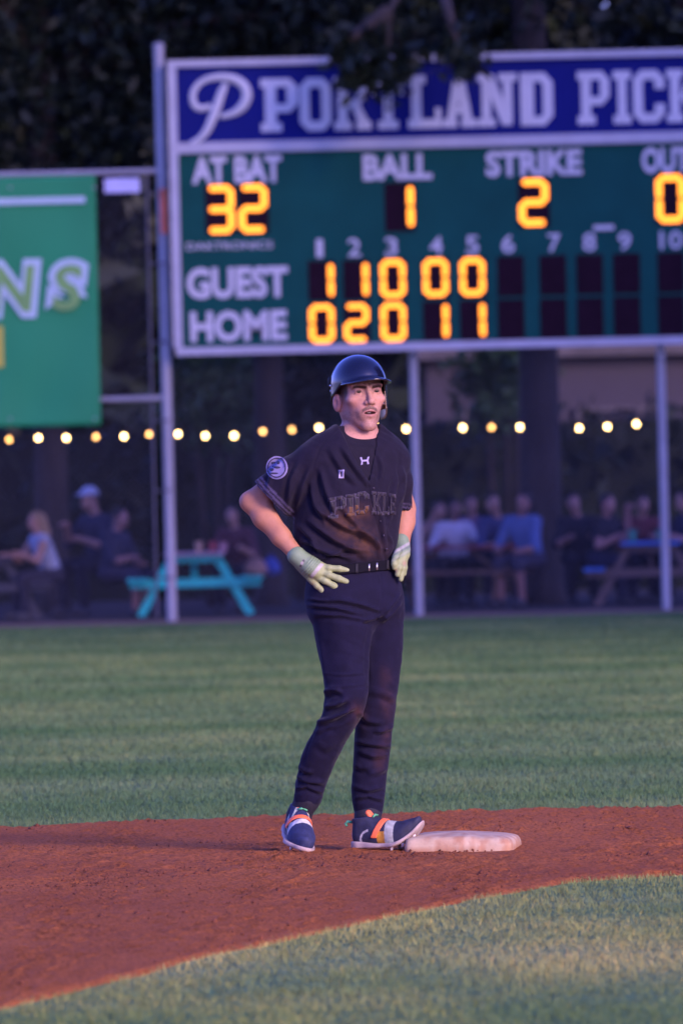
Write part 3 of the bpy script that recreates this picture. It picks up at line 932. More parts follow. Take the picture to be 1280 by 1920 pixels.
# unseen firs added beyond the right frame edge to shade the outfield fence
def shade_fir_mesh(seed):
    rg = np.random.default_rng(seed)
    n = 8000
    zz = 4 + 38 * rg.random(n) ** .8
    rr = (42.5 - zz) / 38.5 * 6.8 * rg.random(n) ** .45
    a = rg.uniform(0, 6.283, n)
    V, F = leaf_quads(np.stack([rr * np.cos(a), rr * np.sin(a), zz - rr * .25], 1), 1, .15, .75, rg)
    return np_mesh('crown', V, F)
fm = shade_fir_mesh(3); fm.materials.append(M_NEEDLE)
ftr = MB().tube([(0, 0, -.3), (0, 0, 10), (0, 0, 42)], [.6, .5, .05], 12)
ft0 = None
for k, (x, y) in enumerate([(36.5, 37.5), (37.5, 43), (36, 47), (38.5, 51), (36, 57), (38, 63), (37, 69)]):
    t = empty('shade_fir', (x, y, 0), k * 1.3); tag(t, 'unseen tall fir added along right field to shade the fence', 'tree', 'unseen firs added for shade')
    if ft0 is None: tr = ftr.build('trunk', M_BARK, t, True); ft0 = tr.data
    else:
        tr = bpy.data.objects.new('trunk', ft0); COL.objects.link(tr); tr.parent = t
    cr_ = bpy.data.objects.new('crown', fm); COL.objects.link(cr_); cr_.parent = t

# ------------------------------------------------------------------ house beyond
M_SIDING = mat('grey_siding', (0.045, 0.037, 0.055), .7, var=.08, vscale=1, stretch=(.1, 1, 6))
M_ROOF = mat('roof_shingle', (0.10, 0.09, 0.10), .9, var=.3, vscale=5)
M_PANE = mat('window_pane', (0.02, 0.02, 0.03), .1)
DH = 124
hx0 = P(800, 730, DH)[0]; hx1 = P(1330, 730, DH)[0]
house = empty('grey_house', ((hx0 + hx1) / 2, DH, 0)); tag(house, 'low pale grey house glimpsed between trunks beyond the picnic area', 'house')
hw = (hx1 - hx0)
MB().box((0, 3, 1.75), (hw, 6, 3.5)).build('wall', M_SIDING, house)
mb = MB(); mb.prism([(-hw / 2 - .3, 3.5), (hw / 2 + .3, 3.5), (hw / 2 - .9, 4.6), (-hw / 2 + .9, 4.6)], (0, 6.3, 0), (1, 0, 0), (0, 0, 1), (0, -1, 0), 6.6)
mb.build('roof', M_ROOF, house)
for xx in (-1.2, 0.55, 1.5):
    w = MB(); 
    for (cx, cz, sx, sz) in ((0, .58, .9, .06), (0, -.58, .9, .06), (-.42, 0, .06, 1.1), (.42, 0, .06, 1.1)):
        w.box((xx + cx, -.03, 2.1 + cz), (sx, .06, sz))
    wo = w.build('window', M_ROOF, house)
    MB().box((xx, -.012, 2.1), (.78, .02, 1.1)).build('pane', M_PANE, wo)

# ------------------------------------------------------------------ string lights
M_BULB = mat('bulb_glow', (1, .8, .5), .3, emit=(1.0, .58, .20), estr=8.5, var=.02)
M_BULB2 = mat('bulb_glow_dim', (1, .7, .4), .3, emit=(1.0, .45, .12), estr=3.0, var=.02)
M_CABLE = mat('black_cable', (.015, .015, .018), .7)
bpx = [(-36, 826, 1), (18, 824, 0), (72, 821, 1), (125, 821, 1), (180, 819, 0), (233, 818, 1), (280, 814, 0), (334, 814, 1), (385, 817, 1), (439, 817, 1), (493, 809, 0), (547, 806, 0), (598, 802, 1),
       (652, 803, 1), (707, 803, 1), (761, 804, 1), (867, 802, 1), (921, 801, 0), (974, 801, 1), (1085, 803, 1), (1138, 800, 1), (1192, 795, 1), (1300, 793, 1)]
DL = 93.6
ls = empty('string_lights', (0, DL, 0)); tag(ls, 'string of small round warm bulbs hanging along the fence', 'string lights')
bulb_me = None; sock_me = None
pts = []
for (px, py, br) in bpx:
    q = P(px, py, DL)
    if bulb_me is None:
        b_ = MB().lathe([(.004, -.026), (.014, -.023), (.021, -.014), (.024, 0), (.021, .012), (.013, .022), (.008, .026)], n=12)
        o = b_.build('bulb', None, ls, True); bulb_me = o.data
        bulb_me.materials.append(M_BULB)
        s_ = MB().lathe([(.013, .024), (.013, .05), (.009, .06)], n=10).build('socket', M_CABLE, ls, True); sock_me = s_.data
    else:
        o = bpy.data.objects.new('bulb', bulb_me); COL.objects.link(o); o.parent = ls
        s_ = bpy.data.objects.new('socket', sock_me); COL.objects.link(s_); s_.parent = ls
    o.location = (q[0], 0, q[2]); s_.location = (q[0], 0, q[2])
    if not br:
        o.material_slots[0].link = 'OBJECT'; o.material_slots[0].material = M_BULB2
    pts.append((q[0], 0, q[2] + .066))
cp = []
for a, b_ in zip(pts[:-1], pts[1:]):
    for k in range(4):
        t = k / 4
        cp.append((a[0] + (b_[0] - a[0]) * t, 0, a[2] + (b_[2] - a[2]) * t - .02 * math.sin(math.pi * t)))
cp.append(pts[-1])
MB().tube(cp, .006, 6).build('cable', M_CABLE, ls)

# ------------------------------------------------------------------ picnic tables
def picnic(label, px, d, rz, top_c, frame_c, bench_c, L=1.7, zsc=1.0):
    x = P(px, 1100, d)[0]
    t = empty('picnic_table', (x, d, 0.006), rz); tag(t, label, 'picnic table', 'picnic tables behind the fence')
    mt = mat('table_top_paint', top_c, .6, var=.15, vscale=3, stretch=(1, .2, 1)); mf = mat('table_frame_paint', frame_c, .6, var=.15, vscale=4); mb_ = mat('bench_paint', bench_c, .6, var=.15, vscale=3, stretch=(1, .2, 1))
    for k in range(5):
        MB().box((-.29 + k * .145, 0, .735), (.137, L, .038)).build('top_plank', mt, t, bevel=.004)
    for sx in (-1, 1):
        for k in range(2):
            MB().box((sx * (.62 + k * .13), 0, .435), (.122, L, .038)).build('bench_plank', mb_, t, bevel=.004)
    for sy in (-1, 1):
        y = sy * (L / 2 - .22)
        for sx in (-1, 1):
            MB().bar((sx * .26, y, .714), (sx * .66, y, 0.0), .09, .05, up=(0, 1, 0)).build('leg', mf, t)
        MB().box((0, y + sy * .05, .39), (1.56, .045, .10)).build('bench_beam', mf, t)
        MB().box((0, y + sy * .05, .675), (.66, .045, .075)).build('top_beam', mf, t)
        MB().bar((0, y + sy * .02, .37), (0, y - sy * .42, .705), .06, .04).build('brace', mf, t)
    return t
TURQ = (0.014, 0.62, 0.55)
picnic('turquoise picnic table with pale lilac top beside the tall post', 365, 96.3, .03, (.42, .34, .44), TURQ, TURQ)
picnic('brown wooden picnic table with dark red top behind the second post', 850, 97.0, 1.35, (.22, .045, .05), (.16, .09, .055), (.15, .085, .06))
picnic('picnic table with bright blue top and brown legs beside the third post', 1222, 96.4, -.05, (.05, .20, .62), (.13, .085, .075), (.04, .19, .60))
picnic('dark picnic table that the woman with long fair hair leans on', -30, 96.0, .05, (.06, .06, .09), (.05, .05, .07), (.06, .06, .09))

# ------------------------------------------------------------------ things on the tables
def cup(name, label, px, d, z, r, hgt, c, cat='cup', group=None, bottle=False):
    x = P(px, 1000, d)[0]
    m = mat(name + '_plastic', c, .4)
    if bottle:
        prof = [(r * .9, 0), (r, .01), (r, hgt * .55), (r * .8, hgt * .65), (r * .38, hgt * .78), (r * .38, hgt * .95), (r * .45, hgt)]
    else:
        prof = [(r * .72, 0), (r * .76, .005), (r, hgt), (r * .94, hgt), (r * .70, .012)]
    o = MB().lathe(prof, n=16).build(name, m, None, True)
    o.location = (x, d, z)
    return tag(o, label, cat, group)
ZT = .761
cup('drink_cup', 'green drinking cup on the blue picnic table nearer the raised arm', 1184, 96.2, ZT, .055, .15, (.03, .24, .16))
cup('drink_cup', 'green drinking cup on the blue picnic table close to the third post', 1237, 96.2, ZT, .055, .14, (.03, .26, .17))
cup('drink_cup', 'tan paper cup on the turquoise picnic table', 372, 96.0, ZT, .05, .13, (.45, .28, .18))
cup('drink_cup', 'red cup on the turquoise picnic table beside the tan cup', 398, 96.3, ZT, .05, .12, (.45, .06, .06))
cup('drink_cup', 'pinkish cup on the turquoise picnic table edge next to the maroon shirt', 418, 96.1, ZT, .05, .11, (.45, .22, .25))
def bag(label, px, d, z, s, c, sd):
    rg = np.random.default_rng(sd)
    x = P(px, 1000, d)[0]
    t = empty('bag', (x, d, z)); tag(t, label, 'bag')
    fn = lambda X, Y, Z: smin(s_ell(X, Y, Z, (0, 0, s[2] * .5), (s[0] * .5, s[1] * .5, s[2] * .5)), s_ell(X, Y, Z, (0, 0, s[2] * .28), (s[0] * .55, s[1] * .55, s[2] * .3)), .05)
    V, F = polygonize(fn, (-s[0] * .7, -s[1] * .7, -.02), (s[0] * .7, s[1] * .7, s[2] * 1.1), .018, 2)
    V[:, 2] = np.maximum(V[:, 2], .002)
    link('sack', np_mesh('sack', V, F), mat('bag_cloth', c, .8), t, True)
    MB().tube([(-s[0] * .2, 0, s[2] * .93), (-s[0] * .12, 0, s[2] * 1.1), (s[0] * .12, 0, s[2] * 1.1), (s[0] * .2, 0, s[2] * .93)], .012, 7).build('handle', mat('bag_strap', tuple(q * .6 for q in c), .8), t, True)
bag('tan bag on the bench of the turquoise picnic table', 478, 96.3, .461, (.26, .2, .22), (.28, .17, .14), 1)
bag('blue bag on the turquoise bench beside the tan bag', 507, 96.6, .461, (.2, .2, .22), (.04, .08, .35), 2)

# ------------------------------------------------------------------ spectators
def spectator(label, px, d, yaw, top, legs, hair, skin=(.40, .22, .17), hands=None, cap=None, long_hair=False, sleeve=.5, shorts=False, lean=.05, scale=1.0, seat=.45, head=(0, 0)):
    rp = random.Random(px)
    if head == (0, 0): head = (rp.uniform(-.07, .07), rp.uniform(-.06, .02))
    lean = lean + rp.uniform(-.03, .09); scale = scale * rp.uniform(.95, 1.06); yaw = yaw + rp.uniform(-.3, .3)
    x = P(px, 1100, d)[0]
    t = empty('person', (x, d, .006), yaw); tag(t, label, 'person', 'spectators seated behind the fence')
    t.scale = (scale,) * 3
    hip = (0, 0.02, seat + .10); chest = (0, -lean * .6, seat + .42); neck = (0, -lean, seat + .60)
    hd = (head[0], -lean - .03 + head[1], seat + .76)
    sh = [(-.17, -lean * .9, seat + .53), (.17, -lean * .9, seat + .53)]
    el, ha = [], []
    hands = hands or [(-.12, -.38, seat + .36), (.12, -.38, seat + .36)]
    for k in (0, 1):
        h_ = np.array(hands[k]); s0 = np.array(sh[k])
        mid = (h_ + s0) / 2; dist = np.linalg.norm(h_ - s0); off = math.sqrt(max(.29 ** 2 - (dist / 2) ** 2, .0004))
        el.append(mid + np.array([(-1, 1)[k] * off * .55, .15 * off, -off * .8])); ha.append(h_)
    kn = [(-.13, -.42, seat + .06), (.13, -.42, seat + .06)]; an = [(-.13, -.40, .07), (.13, -.36, .07)]
    def legs_f(X, Y, Z, g, end):
        dd = None
        for k in (0, 1):
            e = s_chain(X, Y, Z, [(hip[0] + (-.09, .09)[k], hip[1], hip[2]), kn[k], np.array(kn[k]) + (np.array(an[k]) - kn[k]) * end], [.085 + g, .062 + g, .062 - .022 * end + g], .03)
            dd = e if dd is None else np.minimum(dd, e)
        return dd
    def arms_f(X, Y, Z, g, end):
        dd = None
        for k in (0, 1):
            e_ = np.array(sh[k]) + (np.array(el[k]) - sh[k]) * min(1, end * 2)
            pts_ = [sh[k], e_] + ([np.array(el[k]) + (ha[k] - el[k]) * (end * 2 - 1)] if end > .5 else [])
            e = s_chain(X, Y, Z, pts_, [.055 + g, .045 + g, .034 + g][:len(pts_)], .02)
            dd = e if dd is None else np.minimum(dd, e)
        return dd
    def torso(X, Y, Z, g):
        a = s_cone(X * .72, Y, Z, (0, hip[1], hip[2]), (0, chest[1], chest[2]), .115 + g, .118 + g)
        b = s_cone(X, Y, Z, sh[0], sh[1], .065 + g, .065 + g)
        return smin(a, b, .09)
    def body(X, Y, Z):
        dd = smin(torso(X, Y, Z, -.012), s_cone(X, Y, Z, neck, hd, .052, .05), .04)
        hh = s_ell(X, Y, Z, hd, (.073, .092, .112))
        hh = smin(hh, s_cone(X, Y, Z, (hd[0], hd[1] - .085, hd[2] + .005), (hd[0], hd[1] - .10, hd[2] - .025), .008, .012), .02)
        hh = smin(hh, s_ell(X, Y, Z, (hd[0], hd[1] - .045, hd[2] - .07), (.045, .045, .045)), .03)
        for sx in (-1, 1):
            hh = smin(hh, s_ell(X, Y, Z, (hd[0] + sx * .074, hd[1] + .01, hd[2] - .01), (.012, .02, .03)), .01)
        dd = smin(dd, hh, .02)
        dd = smin(dd, arms_f(X, Y, Z, 0, 1.0), .03)
        for k in (0, 1):
            dd = smin(dd, s_ell(X, Y, Z, ha[k] + (0, -.04, 0), (.04, .07, .028)), .02)
        return smin(dd, legs_f(X, Y, Z, 0, 1.0), .04)
    lo = (-.55, -.85, -.02); hi = (.55, .45, seat + 1.0); st = .0165
    def mk(nm, fn, m):
        V, F = polygonize(fn, lo, hi, st, 1)
        if len(V): link(nm, np_mesh(nm, V, F), m, t, True)
    mk('body', body, mat('skin', skin, .55, var=.08))
    mk('shirt', lambda X, Y, Z: np.minimum(torso(X, Y, Z, .012), arms_f(X, Y, Z, .016, sleeve)) if sleeve > 0 else torso(X, Y, Z, .010), mat('shirt_cloth', top, .85, var=.15, vscale=5))
    mk('shorts' if shorts else 'trousers', lambda X, Y, Z: smin(legs_f(X, Y, Z, .014, .12 if shorts else .93), s_ell(X, Y, Z, hip, (.19, .15, .13)), .05), mat('leg_cloth', legs, .85, var=.15, vscale=5))
    def hair_f(X, Y, Z):
        e = s_ell(X, Y, Z, (hd[0], hd[1] + .018, hd[2] + .03), (.083, .098, .10))
        e = smax(e, -s_plane(X, Y, Z, (hd[0], hd[1] - .05, hd[2] + .045), (0, -.8, -.75)) * -1.0, .01)
        if long_hair:
            e = smin(e, s_chain(X, Y, Z, [(hd[0], hd[1] + .06, hd[2] + .02), (hd[0], hd[1] + .10, hd[2] - .14), (hd[0], hd[1] + .12, hd[2] - .34)], [.085, .085, .05], .03), .03)
        return e
    mk('hair', hair_f, mat('hair', hair, .6, var=.3, vscale=12))
    if cap is not None:
        def cap_f(X, Y, Z):
            e = smax(s_ell(X, Y, Z, (hd[0], hd[1] + .01, hd[2] + .045), (.092, .108, .095)), -(Z - (hd[2] + .04)), .006)
            return np.minimum(e, smax(s_ell(X, Y, Z, (hd[0], hd[1] - .11, hd[2] + .048), (.075, .085, .014)), (Y - hd[1] + .03), .006))
        mk('cap', cap_f, mat('cap_cloth', cap, .8))
    m_shoe = mat('shoe', (.05, .05, .06), .6)
    for k in (0, 1):
        mk('shoe', lambda X, Y, Z: smax(s_ell(X, Y, Z, (an[k][0], an[k][1] - .06, .045), (.052, .14, .06)), -(Z - .002), .01), m_shoe)
    return t
R90 = math.radians
NAVY = (.018, .022, .05); BLK = (.012, .012, .02)
spectator('woman with long fair hair and pale grey sleeveless top leaning on a table', 96, 95.6, R90(-78), (.34, .38, .50), (.02, .02, .04), (.30, .20, .11), hands=[(-.15, -.52, .80), (.15, -.48, .82)], long_hair=True, sleeve=0, lean=.14)
spectator('person in dark clothes and a pale cap behind the fair haired woman', 192, 98.2, R90(-40), NAVY, BLK, (.03, .02, .02), cap=(.45, .50, .62), scale=1.12, hands=[(-.2, -.3, .95), (.1, -.4, .8)])
spectator('person in dark navy top with bare legs beside the turquoise table', 214, 97.0, R90(58), NAVY, (.03, .03, .06), (.02, .015, .015), shorts=True, skin=(.34, .18, .16), hands=[(-.1, -.35, .7), (.12, -.3, .62)], seat=.42)
spectator('person in dark maroon shirt seated behind the turquoise table', 452, 98.0, R90(-12), (.09, .03, .04), BLK, (.02, .015, .015), hands=[(-.2, -.4, .80), (.15, -.42, .80)], lean=.12)
spectator('person in white shirt facing the field at the red topped table', 851, 98.0, R90(5), (.56, .53, .60), BLK, (.015, .012, .012), skin=(.22, .11, .09), hands=[(-.18, -.4, .8), (.18, -.42, .8)])
spectator('person in tan shirt half hidden behind the second post', 806, 98.3, R90(20), (.30, .19, .15), BLK, (.03, .02, .02), hands=[(-.18, -.4, .8), (.18, -.42, .8)])
spectator('person in dark blue shirt sitting next to the white shirt', 922, 97.6, R90(35), (.045, .06, .15), (.02, .02, .04), (.025, .018, .015), hands=[(-.1, -.42, .74), (.2, -.38, .8)], lean=.1, scale=1.04)
spectator('person in light blue shirt and shorts with bare legs at the bench end', 992, 96.6, R90(-28), (.10, .16, .36), (.04, .04, .07), (.02, .015, .015), shorts=True, skin=(.30, .16, .14), hands=[(-.15, -.4, .66), (.12, -.42, .64)])
spectator('person in black with a bare face beside the raised arm', 1082, 97.6, R90(15), BLK, BLK, (.02, .015, .015), skin=(.36, .19, .15))
spectator('person in dark clothes raising a bare forearm at the blue table', 1128, 96.8, R90(62), BLK, NAVY, (.02, .015, .015), sleeve=.3, skin=(.42, .22, .18), hands=[(-.1, -.36, .82), (.22, -.24, 1.17)], lean=.1)
spectator('person in grey shirt seated deep behind the light blue shirt', 1040, 100.5, R90(-20), (.10, .09, .13), BLK, (.02, .015, .015), skin=(.30, .16, .13))
spectator('person in dark red shirt seated behind the blue table cups', 1205, 99.0, R90(-8), (.12, .03, .04), BLK, (.02, .015, .015), skin=(.36, .2, .16))
spectator('person in purple shirt seated behind the tan and dark blue shirts', 885, 100.8, R90(10), (.12, .07, .16), BLK, (.02, .015, .015), skin=(.34, .18, .15))
spectator('person in dark clothes on the far bench of the blue table', 1296, 96.8, R90(-60), NAVY, BLK, (.02, .015, .015), skin=(.42, .24, .20), hands=[(-.1, -.4, .8), (.15, -.4, .8)])

# ------------------------------------------------------------------ second base
M_BASE = mat('base_canvas', (0.46, 0.375, 0.215), .8, var=.18, vscale=14, attr=True, bump=.3, bscale=60)
def base_mesh():
    n = 40; S_ = .395; V = []; F = []
    prof = [(-.01, 1.0), (.012, 1.006), (.03, 1.0), (.050, .985), (.060, .955), (.066, .90), (.071, .78), (.076, .55), (.079, .3), (.080, 0.0)]
    m = 4 * n
    for (z, k) in prof:
        for i in range(m):
            sd, t = divmod(i, n); u = -1 + 2 * t / n
            x, y = [(u, -1), (1, u), (-u, 1), (-1, -u)][sd]
            rr = max(abs(x), abs(y)); q = (abs(x) ** 14 + abs(y) ** 14) ** (1 / 14.)
            x, y = x / q, y / q
            V.append((x * k * S_ / 2, y * k * S_ / 2, z))
    for r in range(len(prof) - 1):
        for i in range(m):
            F.append((r * m + i, r * m + (i + 1) % m, (r + 1) * m + (i + 1) % m, (r + 1) * m + i))
    V = np.array(V)
    w = vnoise(V * 26, 3) - .5; w2 = vnoise(V * 70, 4) - .5
    edge = (V[:, 2] < .02)
    V[:, 2] += .004 * w + edge * .016 * np.maximum(w2, 0)
    V[:, 0] *= 1 + .010 * w2; V[:, 1] *= 1 + .010 * w2
    V[:, 2] *= .88
    V[:, 2] -= .010 * np.clip(V[:, 0] / .2, 0, 1) * (V[:, 2] > .03)
    return np_mesh('second_base', V, F)
bp0 = P(868, 1600, 29.38)
me = base_mesh()
co = np.zeros(len(me.vertices) * 3, f32); me.vertices.foreach_get('co', co); co = co.reshape(-1, 3)
gn = vnoise(co * 55, 71) * .5 + vnoise(co * 22, 72) * .5
dirt_ = np.clip((gn - .42 + .25 * (co[:, 2] < .022) + .10 * (np.abs(co[:, 0]) > .16)) * 3.0, 0, 1)[:, None]
set_col(me, np.array([.50, .385, .245]) * (1 - .72 * dirt_) + np.array([.36, .16, .07]) * .72 * dirt_)
sb = link('second_base', me, M_BASE, None, True)
sb.location = (bp0[0], 29.38, .004); sb.rotation_euler = (0, 0, R90(-7))
tag(sb, 'dirt stained off white canvas base bag lying on the clay', 'base')

# ------------------------------------------------------------------ the player
DP = 29.4
ORG = P(660, 1600, DP); ORG[2] = 0.0
def L(px, py, dy=0.0): return P(px, py, DP + dy) - ORG
def to_px(V):
    """local points -> photograph pixels (used to lay seams and folds on the cloth)"""
    W = V + ORG - np.array([0, 0, CAM_H])
    d = W[:, 1]
    u = (W[:, 0] * RIGHT[0] + W[:, 2] * RIGHT[2]) / d; v = (W[:, 0] * UP[0] + W[:, 2] * UP[2]) / d
    return 640 + u * F_PX, HORIZON - v * F_PX
player = empty('person', tuple(ORG))
tag(player, 'baseball player in black uniform and helmet standing at the base with hands on hips', 'person')

class Stack:
    """upright tube given by its outline rows (py, left px, right px, depth centre, depth/width ratio)"""
    def __init__(self, rows, yaw=0.0, p=2.2, w=.012):
        a = []
        for (py, xl_, xr_, cy, q) in rows:
            l = L(xl_, py, cy); r = L(xr_, py, cy)
            hw_ = (r[0] - l[0]) / 2
            A = hw_ / math.sqrt(math.cos(yaw) ** 2 + (q * math.sin(yaw)) ** 2)
            a.append(((l[2] + r[2]) / 2, (l[0] + r[0]) / 2, cy, A, A * q))
        a = np.array(a)
        self.f = [Smooth1D(a[:, 0], a[:, k], w) for k in (1, 2, 3, 4)]
        self.z0 = a[:, 0].min(); self.z1 = a[:, 0].max(); self.p = p; self.c, self.s = math.cos(yaw), math.sin(yaw)
    def __call__(self, X, Y, Z, g=0.0, cap=True, z0=None, z1=None):
        cx, cy, A, B = (f(Z) for f in self.f)
        A = A + g; B = B + g
        dx = X - cx; dy = Y - cy
        u = np.abs((dx * self.c + dy * self.s) / A); v = np.abs((-dx * self.s + dy * self.c) / B)
        rho = (u ** self.p + v ** self.p) ** (1.0 / self.p)
        d = (rho - 1) * np.minimum(A, B)
        if cap:
            d = smax(d, Z - (self.z1 if z1 is None else z1), .01); d = smax(d, (self.z0 if z0 is None else z0) - Z, .01)
        return d

YAW = R90(28)
torso = Stack([(795, 628, 712, .01, .9), (812, 606, 728, .01, .82), (832, 584, 744, .01, .74), (858, 570, 755, .01, .70), (900, 566, 757, .005, .70), (935, 560, 754, .0, .68), (965, 553, 750, 0, .66),
               (1000, 550, 745, 0, .66), (1028, 554, 742, 0, .70), (1044, 560, 740, 0, .72), (1058, 578, 735, 0, .66), (1075, 582, 733, 0, .66)], YAW, 2.3)
pelvis = Stack([(1052, 582, 736, 0, .66), (1075, 577, 742, 0, .66), (1100, 574, 751, 0, .68), (1125, 574, 756, 0, .70), (1145, 580, 757, 0, .70), (1160, 592, 752, 0, .64), (1176, 620, 736, 0, .45)], YAW, 2.3)
leg_l = Stack([(1100, 585, 690, -.03, 1.0), (1150, 580, 700, -.04, 1.0), (1170, 587, 702, -.045, 1.0), (1200, 592, 696, -.055, 1.0), (1227, 597, 691, -.07, 1.0), (1260, 604, 691, -.09, 1.0), (1290, 609, 692, -.105, 1.0), (1310, 608, 690, -.11, 1.0),
               (1333, 606, 683, -.105, 1.02), (1352, 599, 675, -.095, 1.02), (1372, 586, 661, -.08, 1.05), (1392, 575, 647, -.065, 1.08), (1415, 566, 636, -.05, 1.08), (1438, 561, 626, -.035, 1.05), (1460, 556, 617, -.02, 1.0), (1480, 552, 609, -.01, .95), (1498, 550, 604, -.005, .95), (1510, 553, 600, 0, .95)], 0, 2.15, .009)
leg_r = Stack([(1100, 655, 752, .05, 1.0), (1150, 660, 757, .05, 1.0), (1206, 668, 756, .05, 1.0), (1245, 671, 752, .045, 1.0), (1282, 673, 747, .035, 1.0), (1310, 672, 743, .025, 1.05), (1333, 669, 742, .025, 1.05), (1360, 666, 738, .035, 1.05), (1375, 665, 735, .045, 1.08),
               (1410, 663, 731, .055, 1.08), (1438, 661, 728, .06, 1.05), (1479, 659, 723, .06, 1.0), (1505, 661, 721, .06, .95), (1520, 664, 718, .06, .95), (1530, 668, 716, .06, .95)], 0, 2.15, .009)

sh_l = L(590, 866, -.06); el_l = L(471, 941, -.01); wr_l = L(561, 1046, -.125)
sh_r = L(734, 852, .085); el_r = L(756, 955, .15); wr_r = L(753, 1020, .045)

# head frame
HS = 1.07
HO = L(675, 742.5, .0)
hy, hp, hr = R90(19), R90(1), R90(-1)
RH = np.array((Matrix.Rotation(hy, 3, 'Z') @ Matrix.Rotation(-hp, 3, 'X') @ Matrix.Rotation(hr, 3, 'Y')))
def to_head(X, Y, Z):
    dx, dy, dz = X - HO[0], Y - HO[1], Z - HO[2]
    R_ = RH.T / HS
    return (R_[0, 0] * dx + R_[0, 1] * dy + R_[0, 2] * dz, R_[1, 0] * dx + R_[1, 1] * dy + R_[1, 2] * dz, R_[2, 0] * dx + R_[2, 1] * dy + R_[2, 2] * dz)
def from_head(p): return HO + HS * (RH @ np.asarray(p, float))
EYE = (.0325, -.0715, .0135); EYE_R = .0125
def head_f(X, Y, Z):
    x, y, z = to_head(X, Y, Z)
    ax = np.sqrt(x * x + 1e-7)
    d = s_ell(x, y, z, (0, .014, .040), (.075, .095, .085))
    d = smin(d, s_ell(x, y, z, (0, -.030, -.022), (.0605, .064, .091)), .03)
    d = smin(d, s_cone(ax, y, z, (.047, .004, -.056), (.012, -.074, -.104), .0150, .0145), .024)
    d = smin(d, s_ell(x, y, z, (0, -.081, -.106), (.017, .0155, .0165)), .018)
    d = smin(d, s_ell(ax, y, z, (.050, -.056, -.014), (.018, .020, .014)), .022)
    d = smin(d, s_cone(ax, y, z, (.009, -.0930, .030), (.050, -.071, .033), .0085, .0075), .012)
    d = smax(d, -s_ell(ax, y, z, (.0325, -.100, .0125), (.021, .023, .0150)), .014)
    lid = s_ell(ax, y, z, EYE, (.0150, .0140, .0138))
    d = smin(d, lid, .006)
    slit = s_ell(ax, y, z, (.0325, -.0870, .0118), (.0145, .0100, .0034))
    d = smax(d, -slit, .0015)
    # nose
    d = smin(d, s_cone(x, y, z, (0, -.087, .022), (0, -.1125, -.021), .0068, .0098), .010)
    d = smin(d, s_ell(x, y, z, (0, -.1120, -.0235), (.0105, .0095, .0085)), .008)
    d = smin(d, s_ell(ax, y, z, (.0128, -.0985, -.0265), (.0078, .0100, .0078)), .006)
    d = smax(d, -s_ell(ax, y, z, (.0068, -.1065, -.0355), (.0042, .0060, .0042)), .003)
    # mouth
    d = smin(d, s_ell(x, y, z, (0, -.076, -.060), (.034, .0215, .030)), .018)
    d = smin(d, s_cone(ax, y, z, (.004, -.0980, -.0520), (.0235, -.0850, -.0580), .0048, .0030), .005)
    d = smin(d, s_cone(ax, y, z, (0, -.0955, -.0720), (.0200, -.0845, -.0660), .0058, .0035), .006)
    d = smax(d, -s_ell(x, y, z, (0.001, -.0980, -.0618), (.0215, .0160, .0046)), .002)
    # ears
    e = s_ell(ax - .35 * (y - .012), y, z, (.0785, .014, -.020), (.0105, .0185, .0310))
    e = smax(e, -s_ell(ax, y, z, (.0935, .008, -.020), (.0115, .0100, .0180)), .005)
    d = smin(d, e, .006)
    # neck and throat
    d = smin(d, s_cone(x, y, z, (0, .026, -.035), (0.0, .040, -.190), .0515, .0555), .03)
    d = smin(d, s_cone(ax, y, z, (.056, .030, -.045), (.014, -.018, -.165), .010, .012), .025)
    return d * HS
def arms_f(X, Y, Z, g=0.0):
    a = s_chain(X, Y, Z, [sh_l, el_l * .55 + sh_l * .45, el_l], [.048 + g, .050 + g, .039 + g], .02)
    a = smin(a, s_sphere(X, Y, Z, el_l + (-.014, .006, .004), .026 + g), .012)
    m1 = el_l + (wr_l - el_l) * .28
    a = smin(a, s_chain(X, Y, Z, [el_l, m1, el_l + (wr_l - el_l) * .62, wr_l], [.035 + g, .0415 + g, .0345 + g, .0265 + g], .02), .02)
    a = smin(a, s_cone(X, Y, Z, el_l * .8 + sh_l * .2 + (-.012, -.012, .004), el_l + (wr_l - el_l) * .55 + (.010, -.014, .012), .022 + g, .014 + g), .018)
    b = s_chain(X, Y, Z, [sh_r, el_r, el_r + (wr_r - el_r) * .35, wr_r], [.055 + g, .040 + g, .040 + g, .0285 + g], .03)
    return a, b
def body_low(X, Y, Z):
    d = torso(X, Y, Z, -.030)
    d = smin(d, s_cone(X, Y, Z, L(640, 836, -.03), sh_l, .042, .044), .03)
    d = smin(d, s_cone(X, Y, Z, L(705, 836, .05), sh_r, .042, .046), .03)
    a, b = arms_f(X, Y, Z)
    d = np.minimum(d, a); d = smin(d, b, .01)
    # hands inside the gloves
    d = smin(d, s_cone(X, Y, Z, wr_l, L(580, 1064, -.130), .026, .018), .01)
    d = smin(d, s_cone(X, Y, Z, wr_r, L(752, 1040, .01), .025, .016), .01)
    d = smin(d, pelvis(X, Y, Z, -.030), .02)
    d = np.minimum(d, leg_l(X, Y, Z, -.024)); d = np.minimum(d, leg_r(X, Y, Z, -.024))
    return d
xa = np.concatenate([np.arange(-.46, HO[0] - .105, .005), np.arange(HO[0] - .105, HO[0] + .115, .0021), np.arange(HO[0] + .115, .27, .005)])
ya = np.concatenate([np.arange(-.24, -.150, .006), np.arange(-.150, .06, .0024), np.arange(.06, .27, .006)])
zn = L(670, 850)[2]; zl = L(670, 1090)[2]
za = np.concatenate([np.arange(.05, zl, .016), np.arange(zl, HO[2] - .145, .005), np.arange(HO[2] - .145, HO[2] + .165, .0021)])
X = xa.astype(f32)[:, None, None]; Y = ya.astype(f32)[None, :, None]
S = np.empty((len(xa), len(ya), len(za)), f32)
